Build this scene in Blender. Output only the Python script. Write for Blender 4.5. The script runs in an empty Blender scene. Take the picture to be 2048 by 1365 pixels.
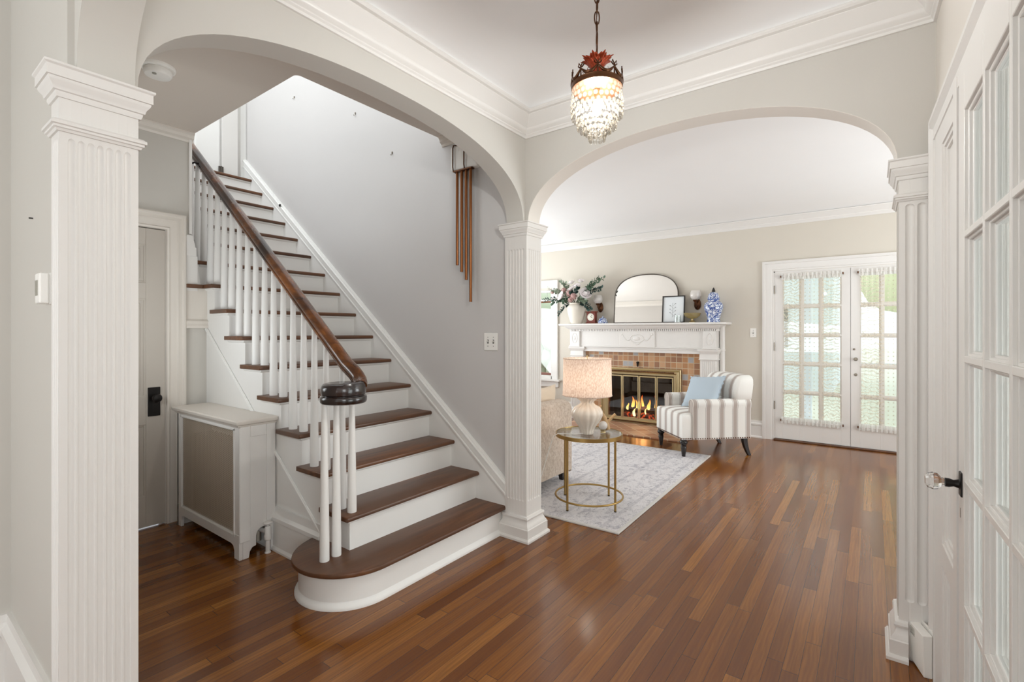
import bpy, bmesh, math, random
from mathutils import Vector, Matrix
random.seed(11)
PI = math.pi
SC = bpy.context.scene
COL = SC.collection

# ------------------------------------------------------------------ helpers
def lin(c):
    return tuple(((x/255.0)/12.92 if x/255.0 <= 0.04045 else ((x/255.0+0.055)/1.055)**2.4) for x in c) + (1.0,)

class MB:
    """collects geometry; M is a Matrix or a function applied to every point"""
    def __init__(s, M=None):
        s.v, s.f, s.M = [], [], M
    def add(s, vs, fs):
        b = len(s.v)
        for p in vs:
            p = Vector(p)
            if s.M is not None:
                p = s.M(p) if callable(s.M) else s.M @ p
            s.v.append(p)
        s.f += [tuple(i+b for i in f) for f in fs]
        return s
    def box(s, x0, x1, y0, y1, z0, z1):
        return s.add([(x0,y0,z0),(x1,y0,z0),(x1,y1,z0),(x0,y1,z0),(x0,y0,z1),(x1,y0,z1),(x1,y1,z1),(x0,y1,z1)],
              [(0,3,2,1),(4,5,6,7),(0,1,5,4),(1,2,6,5),(2,3,7,6),(3,0,4,7)])
    def prism(s, poly, axis, a, b):
        def P(u, w, t):
            return (t,u,w) if axis == 'x' else ((u,t,w) if axis == 'y' else (u,w,t))
        n = len(poly)
        vs = [P(u,w,a) for u,w in poly] + [P(u,w,b) for u,w in poly]
        fs = [tuple(range(n))[::-1], tuple(range(n,2*n))] + [(i,(i+1)%n,n+(i+1)%n,n+i) for i in range(n)]
        return s.add(vs, fs)
    def loft(s, rings, cap=True, closed=False):
        n = len(rings[0]); vs = [p for r in rings for p in r]; fs = []
        m = len(rings)
        for k in range(m if closed else m-1):
            for i in range(n):
                a, b = k*n, ((k+1) % m)*n
                fs.append((a+i, a+(i+1)%n, b+(i+1)%n, b+i))
        if cap and not closed:
            fs.append(tuple(range(n))[::-1]); fs.append(tuple(range((m-1)*n, m*n)))
        return s.add(vs, fs)
    def lathe(s, prof, c=(0,0,0), n=32, lobes=0, amp=0.0, axis=None):
        rings = []
        for q in prof:
            r, z = q[0], q[1]
            ring = []
            for i in range(n):
                a = 2*PI*i/n
                rr = r*(1 + (amp*(abs(math.cos(lobes*a/2))-0.6) if lobes else 0))
                ring.append((c[0]+rr*math.cos(a), c[1]+rr*math.sin(a), c[2]+z))
            rings.append(ring)
        if axis is not None:
            q = Vector((0,0,1)).rotation_difference(Vector(axis))
            cc = Vector(c)
            rings = [[tuple(cc + q @ (Vector(p)-cc)) for p in r] for r in rings]
        return s.loft(rings)
    def sphere(s, c, r, n=16, m=10, M=None):
        r = (r,r,r) if not isinstance(r, (tuple,list)) else r
        vs = []; fs = []
        for j in range(1, m):
            t = PI*j/m
            for i in range(n):
                a = 2*PI*i/n
                vs.append(Vector((r[0]*math.sin(t)*math.cos(a), r[1]*math.sin(t)*math.sin(a), r[2]*math.cos(t))))
        vs.append(Vector((0,0,r[2]))); vs.append(Vector((0,0,-r[2])))
        for j in range(m-2):
            for i in range(n):
                fs.append((j*n+i, (j+1)*n+i, (j+1)*n+(i+1)%n, j*n+(i+1)%n))
        T = len(vs)-2
        for i in range(n):
            fs.append((T, i, (i+1)%n)); fs.append((T+1, (m-2)*n+(i+1)%n, (m-2)*n+i))
        if M is not None: vs = [M @ p for p in vs]
        return s.add([p+Vector(c) for p in vs], fs)
    def tube(s, pts, r, n=8, closed=False, cap=True):
        pts = [Vector(p) for p in pts]; m = len(pts)
        rs = r if isinstance(r, (list,tuple)) else [r]*m
        rings = []; up = None
        for k in range(m):
            if closed: t = pts[(k+1)%m]-pts[k-1]
            else: t = pts[min(k+1,m-1)]-pts[max(k-1,0)]
            t.normalize()
            if up is None:
                up = Vector((0,0,1)) if abs(t.z) < 0.9 else Vector((1,0,0))
            up = (up - t*up.dot(t)).normalized()
            sd = t.cross(up)
            rings.append([tuple(pts[k]+(up*math.cos(2*PI*i/n)+sd*math.sin(2*PI*i/n))*rs[k]) for i in range(n)])
        return s.loft(rings, cap, closed)
    def rail(s, pts, prof, ups=None, cap=True):
        """sweep a closed 2D profile (side, up) along a 3D path; sides stay level"""
        pts = [Vector(p) for p in pts]; m = len(pts); rings = []
        for k in range(m):
            t = pts[min(k+1,m-1)]-pts[max(k-1,0)]; t.normalize()
            sd = t.cross(Vector((0,0,1))).normalized(); up = sd.cross(t)
            rings.append([tuple(pts[k]+sd*a+up*b) for a,b in prof])
        return s.loft(rings, cap)
    def sweep(s, path, prof, closed=True, z=0.0, side=1, cap=True):
        """mitred moulding: plan path (x,y), profile points (offset, height)"""
        path = [Vector((p[0],p[1])) for p in path]; m = len(path); rings = []
        for k in range(m):
            if closed or 0 < k < m-1:
                d0 = (path[k]-path[k-1]).normalized(); d1 = (path[(k+1)%m]-path[k]).normalized()
            elif k == 0: d0 = d1 = (path[1]-path[0]).normalized()
            else: d0 = d1 = (path[-1]-path[-2]).normalized()
            n0 = Vector((-d0.y,d0.x))*side; n1 = Vector((-d1.y,d1.x))*side
            q = (n0+n1); q = q/(q.length_squared/2) if q.length_squared > 1e-6 else n0
            rings.append([(path[k].x+q.x*o, path[k].y+q.y*o, z+h) for o,h in prof])
        return s.loft(rings, cap, closed)
    def surf(s, fn, nu, nv):
        vs = [fn(i/nu, j/nv) for j in range(nv+1) for i in range(nu+1)]
        fs = [(j*(nu+1)+i, j*(nu+1)+i+1, (j+1)*(nu+1)+i+1, (j+1)*(nu+1)+i) for j in range(nv) for i in range(nu)]
        return s.add(vs, fs)
    def build(s, name, mat, parent=None, smooth=35, bevel=0, sub=0, local=False, solid=0, weld=False, segs=2):
        me = bpy.data.meshes.new(name)
        me.from_pydata([tuple(p) for p in s.v], [], s.f)
        bm = bmesh.new(); bm.from_mesh(me)
        if weld: bmesh.ops.remove_doubles(bm, verts=bm.verts, dist=1e-5)
        bmesh.ops.recalc_face_normals(bm, faces=bm.faces)
        bm.to_mesh(me); bm.free()
        if smooth:
            me.polygons.foreach_set('use_smooth', [True]*len(me.polygons))
            me.set_sharp_from_angle(angle=math.radians(smooth))
        o = bpy.data.objects.new(name, me); COL.objects.link(o)
        if mat: me.materials.append(mat)
        if solid:
            m = o.modifiers.new('solid','SOLIDIFY'); m.thickness = solid; m.offset = 0
        if bevel:
            m = o.modifiers.new('bevel','BEVEL'); m.width = bevel; m.segments = segs; m.limit_method = 'ANGLE'; m.angle_limit = math.radians(40)
            m.harden_normals = False
        if sub:
            m = o.modifiers.new('sub','SUBSURF'); m.levels = sub; m.render_levels = sub
        if parent:
            o.parent = parent
            if not local: o.matrix_parent_inverse = parent.matrix_basis.inverted()
        return o

def tag(o, label=None, cat=None, group=None, kind=None):
    if label: o['label'] = label
    if cat: o['category'] = cat
    if group: o['group'] = group
    if kind: o['kind'] = kind
    return o
def thing(name, label, cat, loc=(0,0,0), rz=0, group=None, kind=None):
    o = bpy.data.objects.new(name, None); COL.objects.link(o)
    o.matrix_basis = Matrix.Translation(Vector(loc)) @ Matrix.Rotation(rz, 4, 'Z')
    o.empty_display_size = 0.05
    return tag(o, label, cat, group, kind)
def struct(o, label=None):
    o['kind'] = 'structure'
    if label: o['label'] = label
    return o
def dup(o, loc=None, parent=None, rz=None, scale=None):
    c = o.copy(); COL.objects.link(c)
    if parent: c.parent = parent
    if loc is not None: c.location = loc
    if rz is not None: c.rotation_euler = (0,0,rz)
    if scale is not None: c.scale = scale
    return c

# ------------------------------------------------------------------ materials
class NT:
    def __init__(s, name):
        s.m = bpy.data.materials.new(name); s.m.use_nodes = True
        s.t = s.m.node_tree; s.t.nodes.clear()
        s.out = s.t.nodes.new('ShaderNodeOutputMaterial')
    def n(s, typ, **kw):
        nd = s.t.nodes.new(typ)
        for k, val in kw.items():
            if k.startswith('_'): setattr(nd, k[1:], val)
            else:
                key = k.replace('__', ' ')
                key = int(key[1:]) if key[0] == 'i' and key[1:].isdigit() else key
                if hasattr(val, 'is_output') or isinstance(val, bpy.types.NodeSocket): s.t.links.new(val, nd.inputs[key])
                else: nd.inputs[key].default_value = val
        return nd
    def math(s, op, a, b=0.0, c=None):
        nd = s.t.nodes.new('ShaderNodeMath'); nd.operation = op
        for i, v in enumerate((a, b) if c is None else (a, b, c)):
            if isinstance(v, bpy.types.NodeSocket): s.t.links.new(v, nd.inputs[i])
            else: nd.inputs[i].default_value = v
        return nd.outputs[0]
    def mix(s, fac, a, b, typ='MIX'):
        nd = s.t.nodes.new('ShaderNodeMix'); nd.data_type = 'RGBA'; nd.blend_type = typ
        for i, v in ((0,fac),(6,a),(7,b)):
            if isinstance(v, bpy.types.NodeSocket): s.t.links.new(v, nd.inputs[i])
            else: nd.inputs[i].default_value = v
        return nd.outputs[2]
    def ramp(s, fac, stops, interp='LINEAR'):
        nd = s.t.nodes.new('ShaderNodeValToRGB'); nd.color_ramp.interpolation = interp
        el = nd.color_ramp.elements
        while len(el) < len(stops): el.new(0.5)
        for e, (p, c) in zip(el, stops): e.position = p; e.color = c
        s.t.links.new(fac, nd.inputs[0]); return nd.outputs[0]
    def coord(s, kind='Object'):
        return s.t.nodes.new('ShaderNodeTexCoord').outputs[kind]
    def xyz(s, v):
        return s.n('ShaderNodeSeparateXYZ', i0=v).outputs
    def vec(s, x, y, z):
        return s.n('ShaderNodeCombineXYZ', X=x, Y=y, Z=z).outputs[0]
    def scaled(s, v, sc):
        return s.n('ShaderNodeMapping', Vector=v, Scale=sc).outputs[0]
    def noise(s, v, scale=5, detail=3, rough=0.5, out='Fac', dist=0.0):
        return s.n('ShaderNodeTexNoise', Vector=v, Scale=scale, Detail=detail, Roughness=rough, Distortion=dist).outputs[out]
    def bump(s, h, strength=0.2, dist=0.01):
        return s.n('ShaderNodeBump', Height=h, Strength=strength, Distance=dist).outputs[0]
    def pbr(s, color, rough=0.5, metal=0.0, normal=None, **kw):
        a = {'Base Color': color, 'Roughness': rough, 'Metallic': metal}
        if normal is not None: a['Normal'] = normal
        a.update(kw)
        nd = s.t.nodes.new('ShaderNodeBsdfPrincipled')
        for k, v in a.items():
            if isinstance(v, bpy.types.NodeSocket): s.t.links.new(v, nd.inputs[k])
            else: nd.inputs[k].default_value = v
        return nd.outputs[0]
    def done(s, sh):
        s.t.links.new(sh, s.out.inputs[0]); return s.m

def plain(name, c, rough=0.5, metal=0.0, bumpy=0.0, bscale=60, **kw):
    t = NT(name); col = lin(c); nrm = None
    v = t.coord()
    nz = t.noise(v, bscale if bumpy else 2.5, 3)
    # tiny tonal variation of the coat itself
    colr = t.mix(t.math('MULTIPLY', nz, 0.10 if bumpy else 0.25), col, tuple(x*0.9 for x in col[:3])+(1,))
    if bumpy: nrm = t.bump(nz, bumpy, 0.004)
    return t.done(t.pbr(colr, rough, metal, nrm, **kw))

M = {}
M['wall'] = plain('wall_paint_greige', (201,197,190), 0.75)
M['wall_stair'] = plain('wall_paint_daylit', (206,203,201), 0.7)  # same wall paint made greyer and cooler, upstairs daylight put into the colour
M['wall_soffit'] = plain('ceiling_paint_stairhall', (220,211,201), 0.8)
M['wall_living'] = plain('wall_paint_living', (210,203,191), 0.75)
M['trim'] = plain('trim_paint_white', (227,224,220), 0.38)
M['trim_warm'] = plain('trim_paint_cream', (220,213,204), 0.38)
M['white'] = plain('stair_paint_white', (240,239,236), 0.38)
M['ceiling'] = plain('ceiling_paint', (240,239,238), 0.8)
M['door_grey'] = plain('door_paint_grey', (190,182,172), 0.4)
M['reveal'] = plain('arch_soffit_lightened', (226,220,212), 0.75)  # lighter than the wall paint, standing in for light caught under the arch
M['black_metal'] = plain('black_iron', (28,24,22), 0.42, 0.6)
M['black_wood'] = plain('ebonised_wood', (34,28,26), 0.3)
M['plastic'] = plain('white_plastic', (240,238,233), 0.4)
M['plastic_grey'] = plain('grey_plastic', (150,148,138), 0.35)
M['brass'] = plain('antique_brass', (198,180,140), 0.32, 0.92, bumpy=0.05, bscale=40)
M['gold'] = plain('brushed_gold', (176,146,90), 0.33, 0.95)
M['copper'] = plain('aged_copper', (150,96,58), 0.34, 0.85, bumpy=0.05, bscale=50)
M['bronze'] = plain('dark_bronze', (100,66,44), 0.35, 0.85)
M['red_bronze'] = plain('red_gilt_metal', (168,66,34), 0.35, 0.55, bumpy=0.1, bscale=90)
M['pewter'] = plain('dark_pewter', (96,90,84), 0.3, 0.9)
M['ceramic'] = plain('cream_ceramic', (236,226,212), 0.18)
M['stoneware'] = plain('cream_stoneware', (226,219,206), 0.6, bumpy=0.15, bscale=40)
M['opal'] = None
M['paper'] = plain('print_paper', (226,230,232), 0.7)
M['ink'] = plain('grey_ink', (120,122,124), 0.8)
M['mahogany'] = plain('mahogany_case', (120,48,30), 0.3)
M['dialwhite'] = plain('clock_dial', (240,236,222), 0.4)
M['leaf'] = plain('leaf_green', (72,98,76), 0.55, bscale=80)
M['leaf_dark'] = plain('leaf_dark_green', (48,72,66), 0.5, bscale=80)
M['leaf_grey'] = plain('leaf_sage', (138,152,132), 0.6, bscale=80)
M['petal_white'] = plain('petal_white', (246,240,240), 0.6)
M['petal_mauve'] = plain('petal_mauve', (186,150,144), 0.65)
M['stem'] = plain('stem_brown', (92,84,60), 0.7)
M['pillow_blue'] = plain('linen_pale_blue', (182,196,207), 0.85, bumpy=0.25, bscale=300)
M['pillow_cream'] = plain('boucle_cream', (226,208,186), 0.9, bumpy=0.4, bscale=220)
M['driftwood'] = plain('driftwood', (190,156,112), 0.6, bumpy=0.2, bscale=60)
M['flat_black'] = plain('soot', (20,17,16), 0.85)
M['hinge'] = plain('hinge_steel', (150,142,130), 0.35, 0.8)
M['hedge'] = plain('hedge_leaves', (212,218,178), 0.8, bumpy=0.6, bscale=25)
M['hedge_dark'] = plain('shrub_leaves', (198,207,186), 0.8, bumpy=0.6, bscale=25)
M['lawn'] = plain('lawn', (206,210,194), 0.9, bumpy=0.4, bscale=60)
M['siding'] = plain('house_siding', (218,228,234), 0.7)
M['brickred'] = plain('fence_brick_red', (150,96,88), 0.85, bscale=30)
M['porch'] = plain('porch_paint', (226,230,232), 0.6)
M['led'] = plain('lcd_screen', (150,148,136), 0.25)
M['darkgrey'] = plain('dark_slot', (58,54,50), 0.6)

def wood_floor():
    t = NT('oak_strip_floor'); v = t.coord(); X, Y, Z = t.xyz(v)
    w = 0.0565
    yr = t.math('DIVIDE', Y, w); row = t.math('FLOOR', yr); fy = t.math('FRACT', yr)
    rn = t.n('ShaderNodeTexWhiteNoise', _noise_dimensions='1D', W=row).outputs[0]
    L = t.math('ADD', 0.75, t.math('MULTIPLY', rn, 0.9))
    xs = t.math('ADD', t.math('DIVIDE', X, L), t.math('MULTIPLY', rn, 37.0))
    cell = t.math('FLOOR', xs); fx = t.math('FRACT', xs)
    wn = t.n('ShaderNodeTexWhiteNoise', _noise_dimensions='2D', Vector=t.vec(cell, row, 0.0)).outputs[0]
    base = t.ramp(wn, [(0.0,lin((104,57,14))),(0.3,lin((124,72,20))),(0.6,lin((137,83,27))),(0.85,lin((150,94,34))),(1.0,lin((172,114,50)))])
    gv = t.vec(t.math('ADD', t.math('MULTIPLY', X, 2.2), t.math('MULTIPLY', wn, 50.0)), t.math('MULTIPLY', Y, 75.0), wn)
    g1 = t.noise(gv, 1.0, 5, 0.65)
    gv2 = t.vec(t.math('ADD', t.math('MULTIPLY', X, 5.0), t.math('MULTIPLY', wn, 91.0)), t.math('MULTIPLY', Y, 24.0), t.math('MULTIPLY', wn, 9.0))
    g2 = t.n('ShaderNodeTexWave', Vector=gv2, Scale=0.9, Distortion=9.0, Detail=2.0, _wave_type='BANDS', _bands_direction='Y').outputs[1]
    c = t.mix(t.ramp(g1, [(0.38,(0,0,0,1)),(0.72,(0.5,0.5,0.5,1))]), base, lin((84,42,14)), 'MIX')
    c = t.mix(t.math('MULTIPLY', g2, 0.22), c, lin((90,46,16)))
    cloud = t.noise(t.scaled(v, (1.2,1.2,1)), 1.5, 2)
    c = t.mix(t.math('MULTIPLY', cloud, 0.25), c, lin((104,60,28)))
    e1 = t.math('LESS_THAN', fy, 0.028); e2 = t.math('LESS_THAN', t.math('MULTIPLY', fx, L), 0.0022)
    edge = t.math('MAXIMUM', e1, e2)
    c = t.mix(t.math('MULTIPLY', edge, 0.8), c, lin((34,17,10)))
    rough = t.math('ADD', 0.15, t.math('MULTIPLY', g1, 0.08))
    nrm = t.bump(t.math('SUBTRACT', t.math('MULTIPLY', g1, 0.25), edge), 0.05, 0.002)
    return t.done(t.pbr(c, rough, 0, nrm, **{'Coat Weight': 0.08, 'Coat Roughness': 0.15, 'Specular IOR Level': 0.5}))
M['floor'] = wood_floor()

def stretched_wood(name, stops, axis='X', rough=0.3, coat=0.2, sc=(2.0,26.0), blot=None, fig=1.0):
    t = NT(name); v = t.coord(); X, Y, Z = t.xyz(v)
    s, b = sc
    S = {'X': (s,b,b), 'Y': (b,s,b), 'Z': (b,b,s)}[axis]
    g = t.noise(t.scaled(v, S), 1.0, 6, 0.62, dist=0.6)
    g2 = t.noise(t.scaled(v, tuple(q*0.33 for q in S)), 1.0, 3, 0.5, dist=1.5)
    f = t.math('ADD', t.math('MULTIPLY', g, 0.6), t.math('MULTIPLY', g2, 0.4))
    c = t.ramp(f, stops)
    if blot: c = t.mix(t.ramp(t.noise(v, blot[1], 3), [(0.42,(0,0,0,1)),(0.62,(1,1,1,1))]), c, lin(blot[0]))
    return t.done(t.pbr(c, rough, 0, t.bump(g, 0.06, 0.002), **{'Coat Weight': coat, 'Coat Roughness': 0.2}))
M['tread'] = stretched_wood('walnut_stained_tread', [(0.3,lin((62,36,22))),(0.5,lin((96,60,36))),(0.68,lin((130,84,50)))], 'X', 0.36, 0.12, (1.6,22.0), ((94,66,48),2.2))
M['rail'] = stretched_wood('worn_handrail', [(0.3,lin((56,30,14))),(0.5,lin((112,64,26))),(0.7,lin((162,98,44)))], 'Y', 0.25, 0.5, (2.0,24.0), ((44,24,16),3.0))
M['rail_dark'] = stretched_wood('dark_volute_wood', [(0.3,lin((24,16,15))),(0.55,lin((36,24,22))),(0.75,lin((64,36,28)))], 'X', 0.22, 0.6, (6.0,16.0))

def glass(name, tint=(1,1,1), refl=0.09, rough=0.0):
    t = NT(name)
    tr = t.n('ShaderNodeBsdfTransparent', Color=tint+(1,)).outputs[0]
    gl = t.n('ShaderNodeBsdfGlossy', Roughness=rough).outputs[0]
    lw = t.n('ShaderNodeLayerWeight', Blend=0.25).outputs[0]
    f = t.math('ADD', refl*0.5, t.math('MULTIPLY', lw, 0.6))
    return t.done(t.n('ShaderNodeMixShader', i0=f, i1=tr, i2=gl).outputs[0])
M['glass'] = glass('window_glass', (0.97,0.99,0.98))
M['glass_smoke'] = glass('smoked_glass', (0.62,0.6,0.58), 0.12)
M['mirror'] = plain('silvered_glass', (226,221,214), 0.02, 1.0)

def emit(name, c, strength):
    t = NT(name); return t.done(t.n('ShaderNodeEmission', Color=lin(c), Strength=strength).outputs[0])
def bulb_mat():
    t = NT('lit_bulb'); e = t.n('ShaderNodeEmission', Color=lin((255,232,196)), Strength=3.5).outputs[0]
    return t.done(t.n('ShaderNodeAddShader', i0=e, i1=t.n('ShaderNodeBsdfTransparent').outputs[0]).outputs[0])
M['bulb'] = bulb_mat()

def translucent(name, c, diff=0.5, trans=0.5, clear=0.0, rough=0.4, gloss=0.0, pattern=None):
    t = NT(name); col = lin(c)
    d = t.n('ShaderNodeBsdfDiffuse', Color=col).outputs[0]
    tl = t.n('ShaderNodeBsdfTranslucent', Color=col).outputs[0]
    sh = t.n('ShaderNodeMixShader', i0=trans/(diff+trans), i1=d, i2=tl).outputs[0]
    if gloss: sh = t.n('ShaderNodeMixShader', i0=gloss, i1=sh, i2=t.n('ShaderNodeBsdfGlossy', Roughness=rough).outputs[0]).outputs[0]
    if clear: sh = t.n('ShaderNodeMixShader', i0=clear, i1=sh, i2=t.n('ShaderNodeBsdfTransparent').outputs[0]).outputs[0]
    return t.done(sh)
M['opal'] = translucent('opal_glass', (244,240,236), 0.6, 0.4, 0, 0.15, 0.08)
def crystal_mat():
    t = NT('cut_crystal')
    lw = t.n('ShaderNodeLayerWeight', Blend=0.55).outputs[1]
    tint = t.ramp(lw, [(0.0,lin((250,249,247))),(0.45,lin((230,226,220))),(0.9,lin((140,128,112)))])
    tr = t.n('ShaderNodeBsdfTransparent', Color=tint).outputs[0]
    gl = t.n('ShaderNodeBsdfGlossy', Roughness=0.3).outputs[0]
    tl = t.n('ShaderNodeBsdfTranslucent', Color=(0.15,0.135,0.112,1)).outputs[0]
    s2 = t.n('ShaderNodeMixShader', i0=0.95, i1=gl, i2=tl).outputs[0]
    return t.done(t.n('ShaderNodeMixShader', i0=0.07, i1=tr, i2=s2).outputs[0])
M['crystal'] = crystal_mat()
M['clear_glass'] = plain('clear_cut_glass', (250,250,250), 0.03, 0.0, **{'Transmission Weight': 1.0, 'IOR': 1.48})
M['amber_glass'] = translucent('amber_glass', (190,170,110), 0.5, 0.5, 0.25, 0.1, 0.2)

def shade_mat():
    t = NT('linen_lampshade'); v = t.coord(); X, Y, Z = t.xyz(v)
    n = t.noise(t.scaled(v, (170,170,60)), 1.0, 3, 0.6)
    c = t.mix(t.ramp(n, [(0.42,(0,0,0,1)),(0.6,(1,1,1,1))]), lin((250,242,234)), lin((226,210,198)))
    d = t.n('ShaderNodeBsdfDiffuse', Color=c).outputs[0]
    tl = t.n('ShaderNodeBsdfTranslucent', Color=c).outputs[0]
    return t.done(t.n('ShaderNodeMixShader', i0=0.55, i1=d, i2=tl).outputs[0])
M['shade'] = shade_mat()

def lace_mat():
    t = NT('cotton_lace'); v = t.coord(); X, Y, Z = t.xyz(v)
    # scrolling leaf bands at both sides of each panel, dotted net between: pattern woven into the cloth
    p = t.vec(t.math('MULTIPLY', Y, 1.0), t.math('MULTIPLY', Z, 0.62), 0.0)
    vo = t.n('ShaderNodeTexVoronoi', Vector=p, Scale=42.0, _feature='DISTANCE_TO_EDGE', Randomness=1.0).outputs[0]
    wv = t.n('ShaderNodeTexWave', Vector=p, Scale=13.0, Distortion=9.0, Detail=1.0, _wave_type='RINGS').outputs[1]
    scroll = t.math('MAXIMUM', t.math('MULTIPLY', t.math('LESS_THAN', vo, 0.045), 0.5), t.math('GREATER_THAN', wv, 0.80))
    dots = t.n('ShaderNodeTexVoronoi', Vector=t.vec(Y, Z, 0.0), Scale=22.0, Randomness=0.0).outputs[0]
    dot = t.math('LESS_THAN', dots, 0.16)
    yy = t.math('FRACT', t.math('DIVIDE', t.math('ADD', Y, 0.563), 0.7565))   # one panel per door leaf
    c1 = t.math('ABSOLUTE', t.math('SUBTRACT', yy, 0.5))
    band = t.math('GREATER_THAN', c1, 0.14)
    pat = t.math('ADD', t.math('MULTIPLY', scroll, band), t.math('MULTIPLY', dot, t.math('SUBTRACT', 1.0, band)))
    dens = t.math('MINIMUM', t.math('ADD', 0.26, t.math('MULTIPLY', pat, 0.5)), 1.0)
    # gathered hems are several layers of cloth
    hem = t.math('MAXIMUM', t.math('GREATER_THAN', Z, 1.93), t.math('LESS_THAN', Z, 0.29))
    dens = t.math('MAXIMUM', dens, t.math('MULTIPLY', hem, 0.9))
    col = t.mix(hem, lin((238,229,211)), lin((250,249,246)))
    d = t.n('ShaderNodeBsdfDiffuse', Color=col).outputs[0]; tl = t.n('ShaderNodeBsdfTranslucent', Color=col).outputs[0]
    sh = t.n('ShaderNodeMixShader', i0=0.55, i1=d, i2=tl).outputs[0]
    return t.done(t.n('ShaderNodeMixShader', i0=dens, i1=t.n('ShaderNodeBsdfTransparent').outputs[0], i2=sh).outputs[0])
M['lace'] = lace_mat()

def rug_mat():
    t = NT('distressed_rug'); v = t.coord(); X, Y, Z = t.xyz(v)
    n1 = t.noise(t.scaled(v, (7,9,1)), 1.6, 8, 0.72, dist=1.4)
    n2 = t.noise(t.scaled(v, (26,34,1)), 1.5, 5, 0.7, dist=2.0)
    n3 = t.noise(v, 1.3, 3)
    c = t.mix(n3, lin((222,220,221)), lin((206,202,204)))
    c = t.mix(t.ramp(n1, [(0.5,(0,0,0,1)),(0.64,(0.8,0.8,0.8,1))]), c, lin((152,150,160)))
    c = t.mix(t.ramp(n2, [(0.54,(0,0,0,1)),(0.66,(0.7,0.7,0.7,1))]), c, lin((112,108,116)))
    bd = t.math('ABSOLUTE', t.math('SUBTRACT', t.math('FRACT', t.math('MULTIPLY', Y, 3.1)), 0.5))
    c = t.mix(t.math('MULTIPLY', t.math('LESS_THAN', bd, 0.05), t.math('MULTIPLY', n1, 0.55)), c, lin((140,138,148)))
    return t.done(t.pbr(c, 0.95, 0, t.bump(n2, 0.3, 0.004)))
M['rug'] = rug_mat()
M['rug_edge'] = plain('rug_binding', (205,202,198), 0.9)

def stripe_mat(name, ax):
    t = NT(name); v = t.coord(); q = t.xyz(v)[{'x':0,'y':1}[ax]]
    f = t.math('FRACT', t.math('ADD', t.math('DIVIDE', q, 0.148), 0.0 if ax == 'x' else 0.18))
    cr, tp, br = lin((242,241,236)), lin((180,168,160)), lin((132,116,108))
    lt = lin((230,228,224))
    st = [(0.0,cr),(0.275,br),(0.295,lt),(0.355,tp),(0.635,lt),(0.69,br),(0.71,cr)]
    c = t.ramp(f, st, 'CONSTANT')
    wv = t.noise(t.scaled(v, (420,420,420)), 1.0, 2)
    c = t.mix(t.math('MULTIPLY', wv, 0.25), c, lin((196,190,184)))
    return t.done(t.pbr(c, 0.9, 0, t.bump(wv, 0.2, 0.002)))
M['stripe_x'] = stripe_mat('striped_linen_across', 'x')
M['stripe_y'] = stripe_mat('striped_linen_along', 'y')

def sofa_mat():
    t = NT('mottled_chenille'); v = t.coord()
    n = t.noise(t.scaled(v, (40,40,22)), 1.6, 6, 0.7, dist=1.0)
    c = t.ramp(n, [(0.36,lin((176,158,142))),(0.52,lin((202,186,170))),(0.66,lin((216,206,194)))])
    return t.done(t.pbr(c, 0.85, 0, t.bump(n, 0.3, 0.004)))
M['sofa'] = sofa_mat()

def tile_mat(name, s, grout, stops, axes='yz', mort=0.06, rotate=0.0, off=(0,0)):
    t = NT(name); v = t.coord(); P = t.xyz(v); i = {'x':0,'y':1,'z':2}
    a0, b0 = P[i[axes[0]]], P[i[axes[1]]]
    if rotate:
        cs, sn = math.cos(rotate), math.sin(rotate)
        a = t.math('ADD', t.math('MULTIPLY', a0, cs), t.math('MULTIPLY', b0, sn))
        b = t.math('SUBTRACT', t.math('MULTIPLY', b0, cs), t.math('MULTIPLY', a0, sn))
    else: a, b = a0, b0
    a = t.math('ADD', t.math('DIVIDE', a, s[0]), off[0]); b = t.math('ADD', t.math('DIVIDE', b, s[1]), off[1])
    wn = t.n('ShaderNodeTexWhiteNoise', _noise_dimensions='2D', Vector=t.vec(t.math('FLOOR', a), t.math('FLOOR', b), 0.0)).outputs[0]
    c = t.ramp(wn, stops, 'CONSTANT')
    nz = t.noise(v, 55, 4, 0.6)
    c = t.mix(t.math('MULTIPLY', nz, 0.4), c, lin((134,102,76)))
    ga = t.math('MINIMUM', t.math('FRACT', a), t.math('SUBTRACT', 1.0, t.math('FRACT', a)))
    gb = t.math('MINIMUM', t.math('FRACT', b), t.math('SUBTRACT', 1.0, t.math('FRACT', b)))
    g = t.math('LESS_THAN', t.math('MINIMUM', ga, gb), mort)
    c = t.mix(g, c, lin(grout))
    return t.done(t.pbr(c, 0.45, 0, t.bump(t.math('SUBTRACT', 1.0, g), 0.5, 0.004)))
TS = [(0.0,lin((184,134,92))),(0.2,lin((166,120,86))),(0.4,lin((196,152,112))),(0.6,lin((152,108,80))),(0.78,lin((204,160,122))),(0.9,lin((158,128,104))),(0.95,lin((172,174,178)))]
M['tile'] = tile_mat('mottled_clay_tiles', (0.0765,0.0765), (196,178,150), TS, 'yz', 0.05, 0, (0.3,0.3))
M['hearth'] = tile_mat('hearth_clay_tiles', (0.15,0.15), (204,186,158), [(0.0,lin((188,142,112))),(0.3,lin((176,126,96))),(0.6,lin((200,158,128))),(0.85,lin((166,120,96)))], 'xy', 0.035, PI/4)

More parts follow.
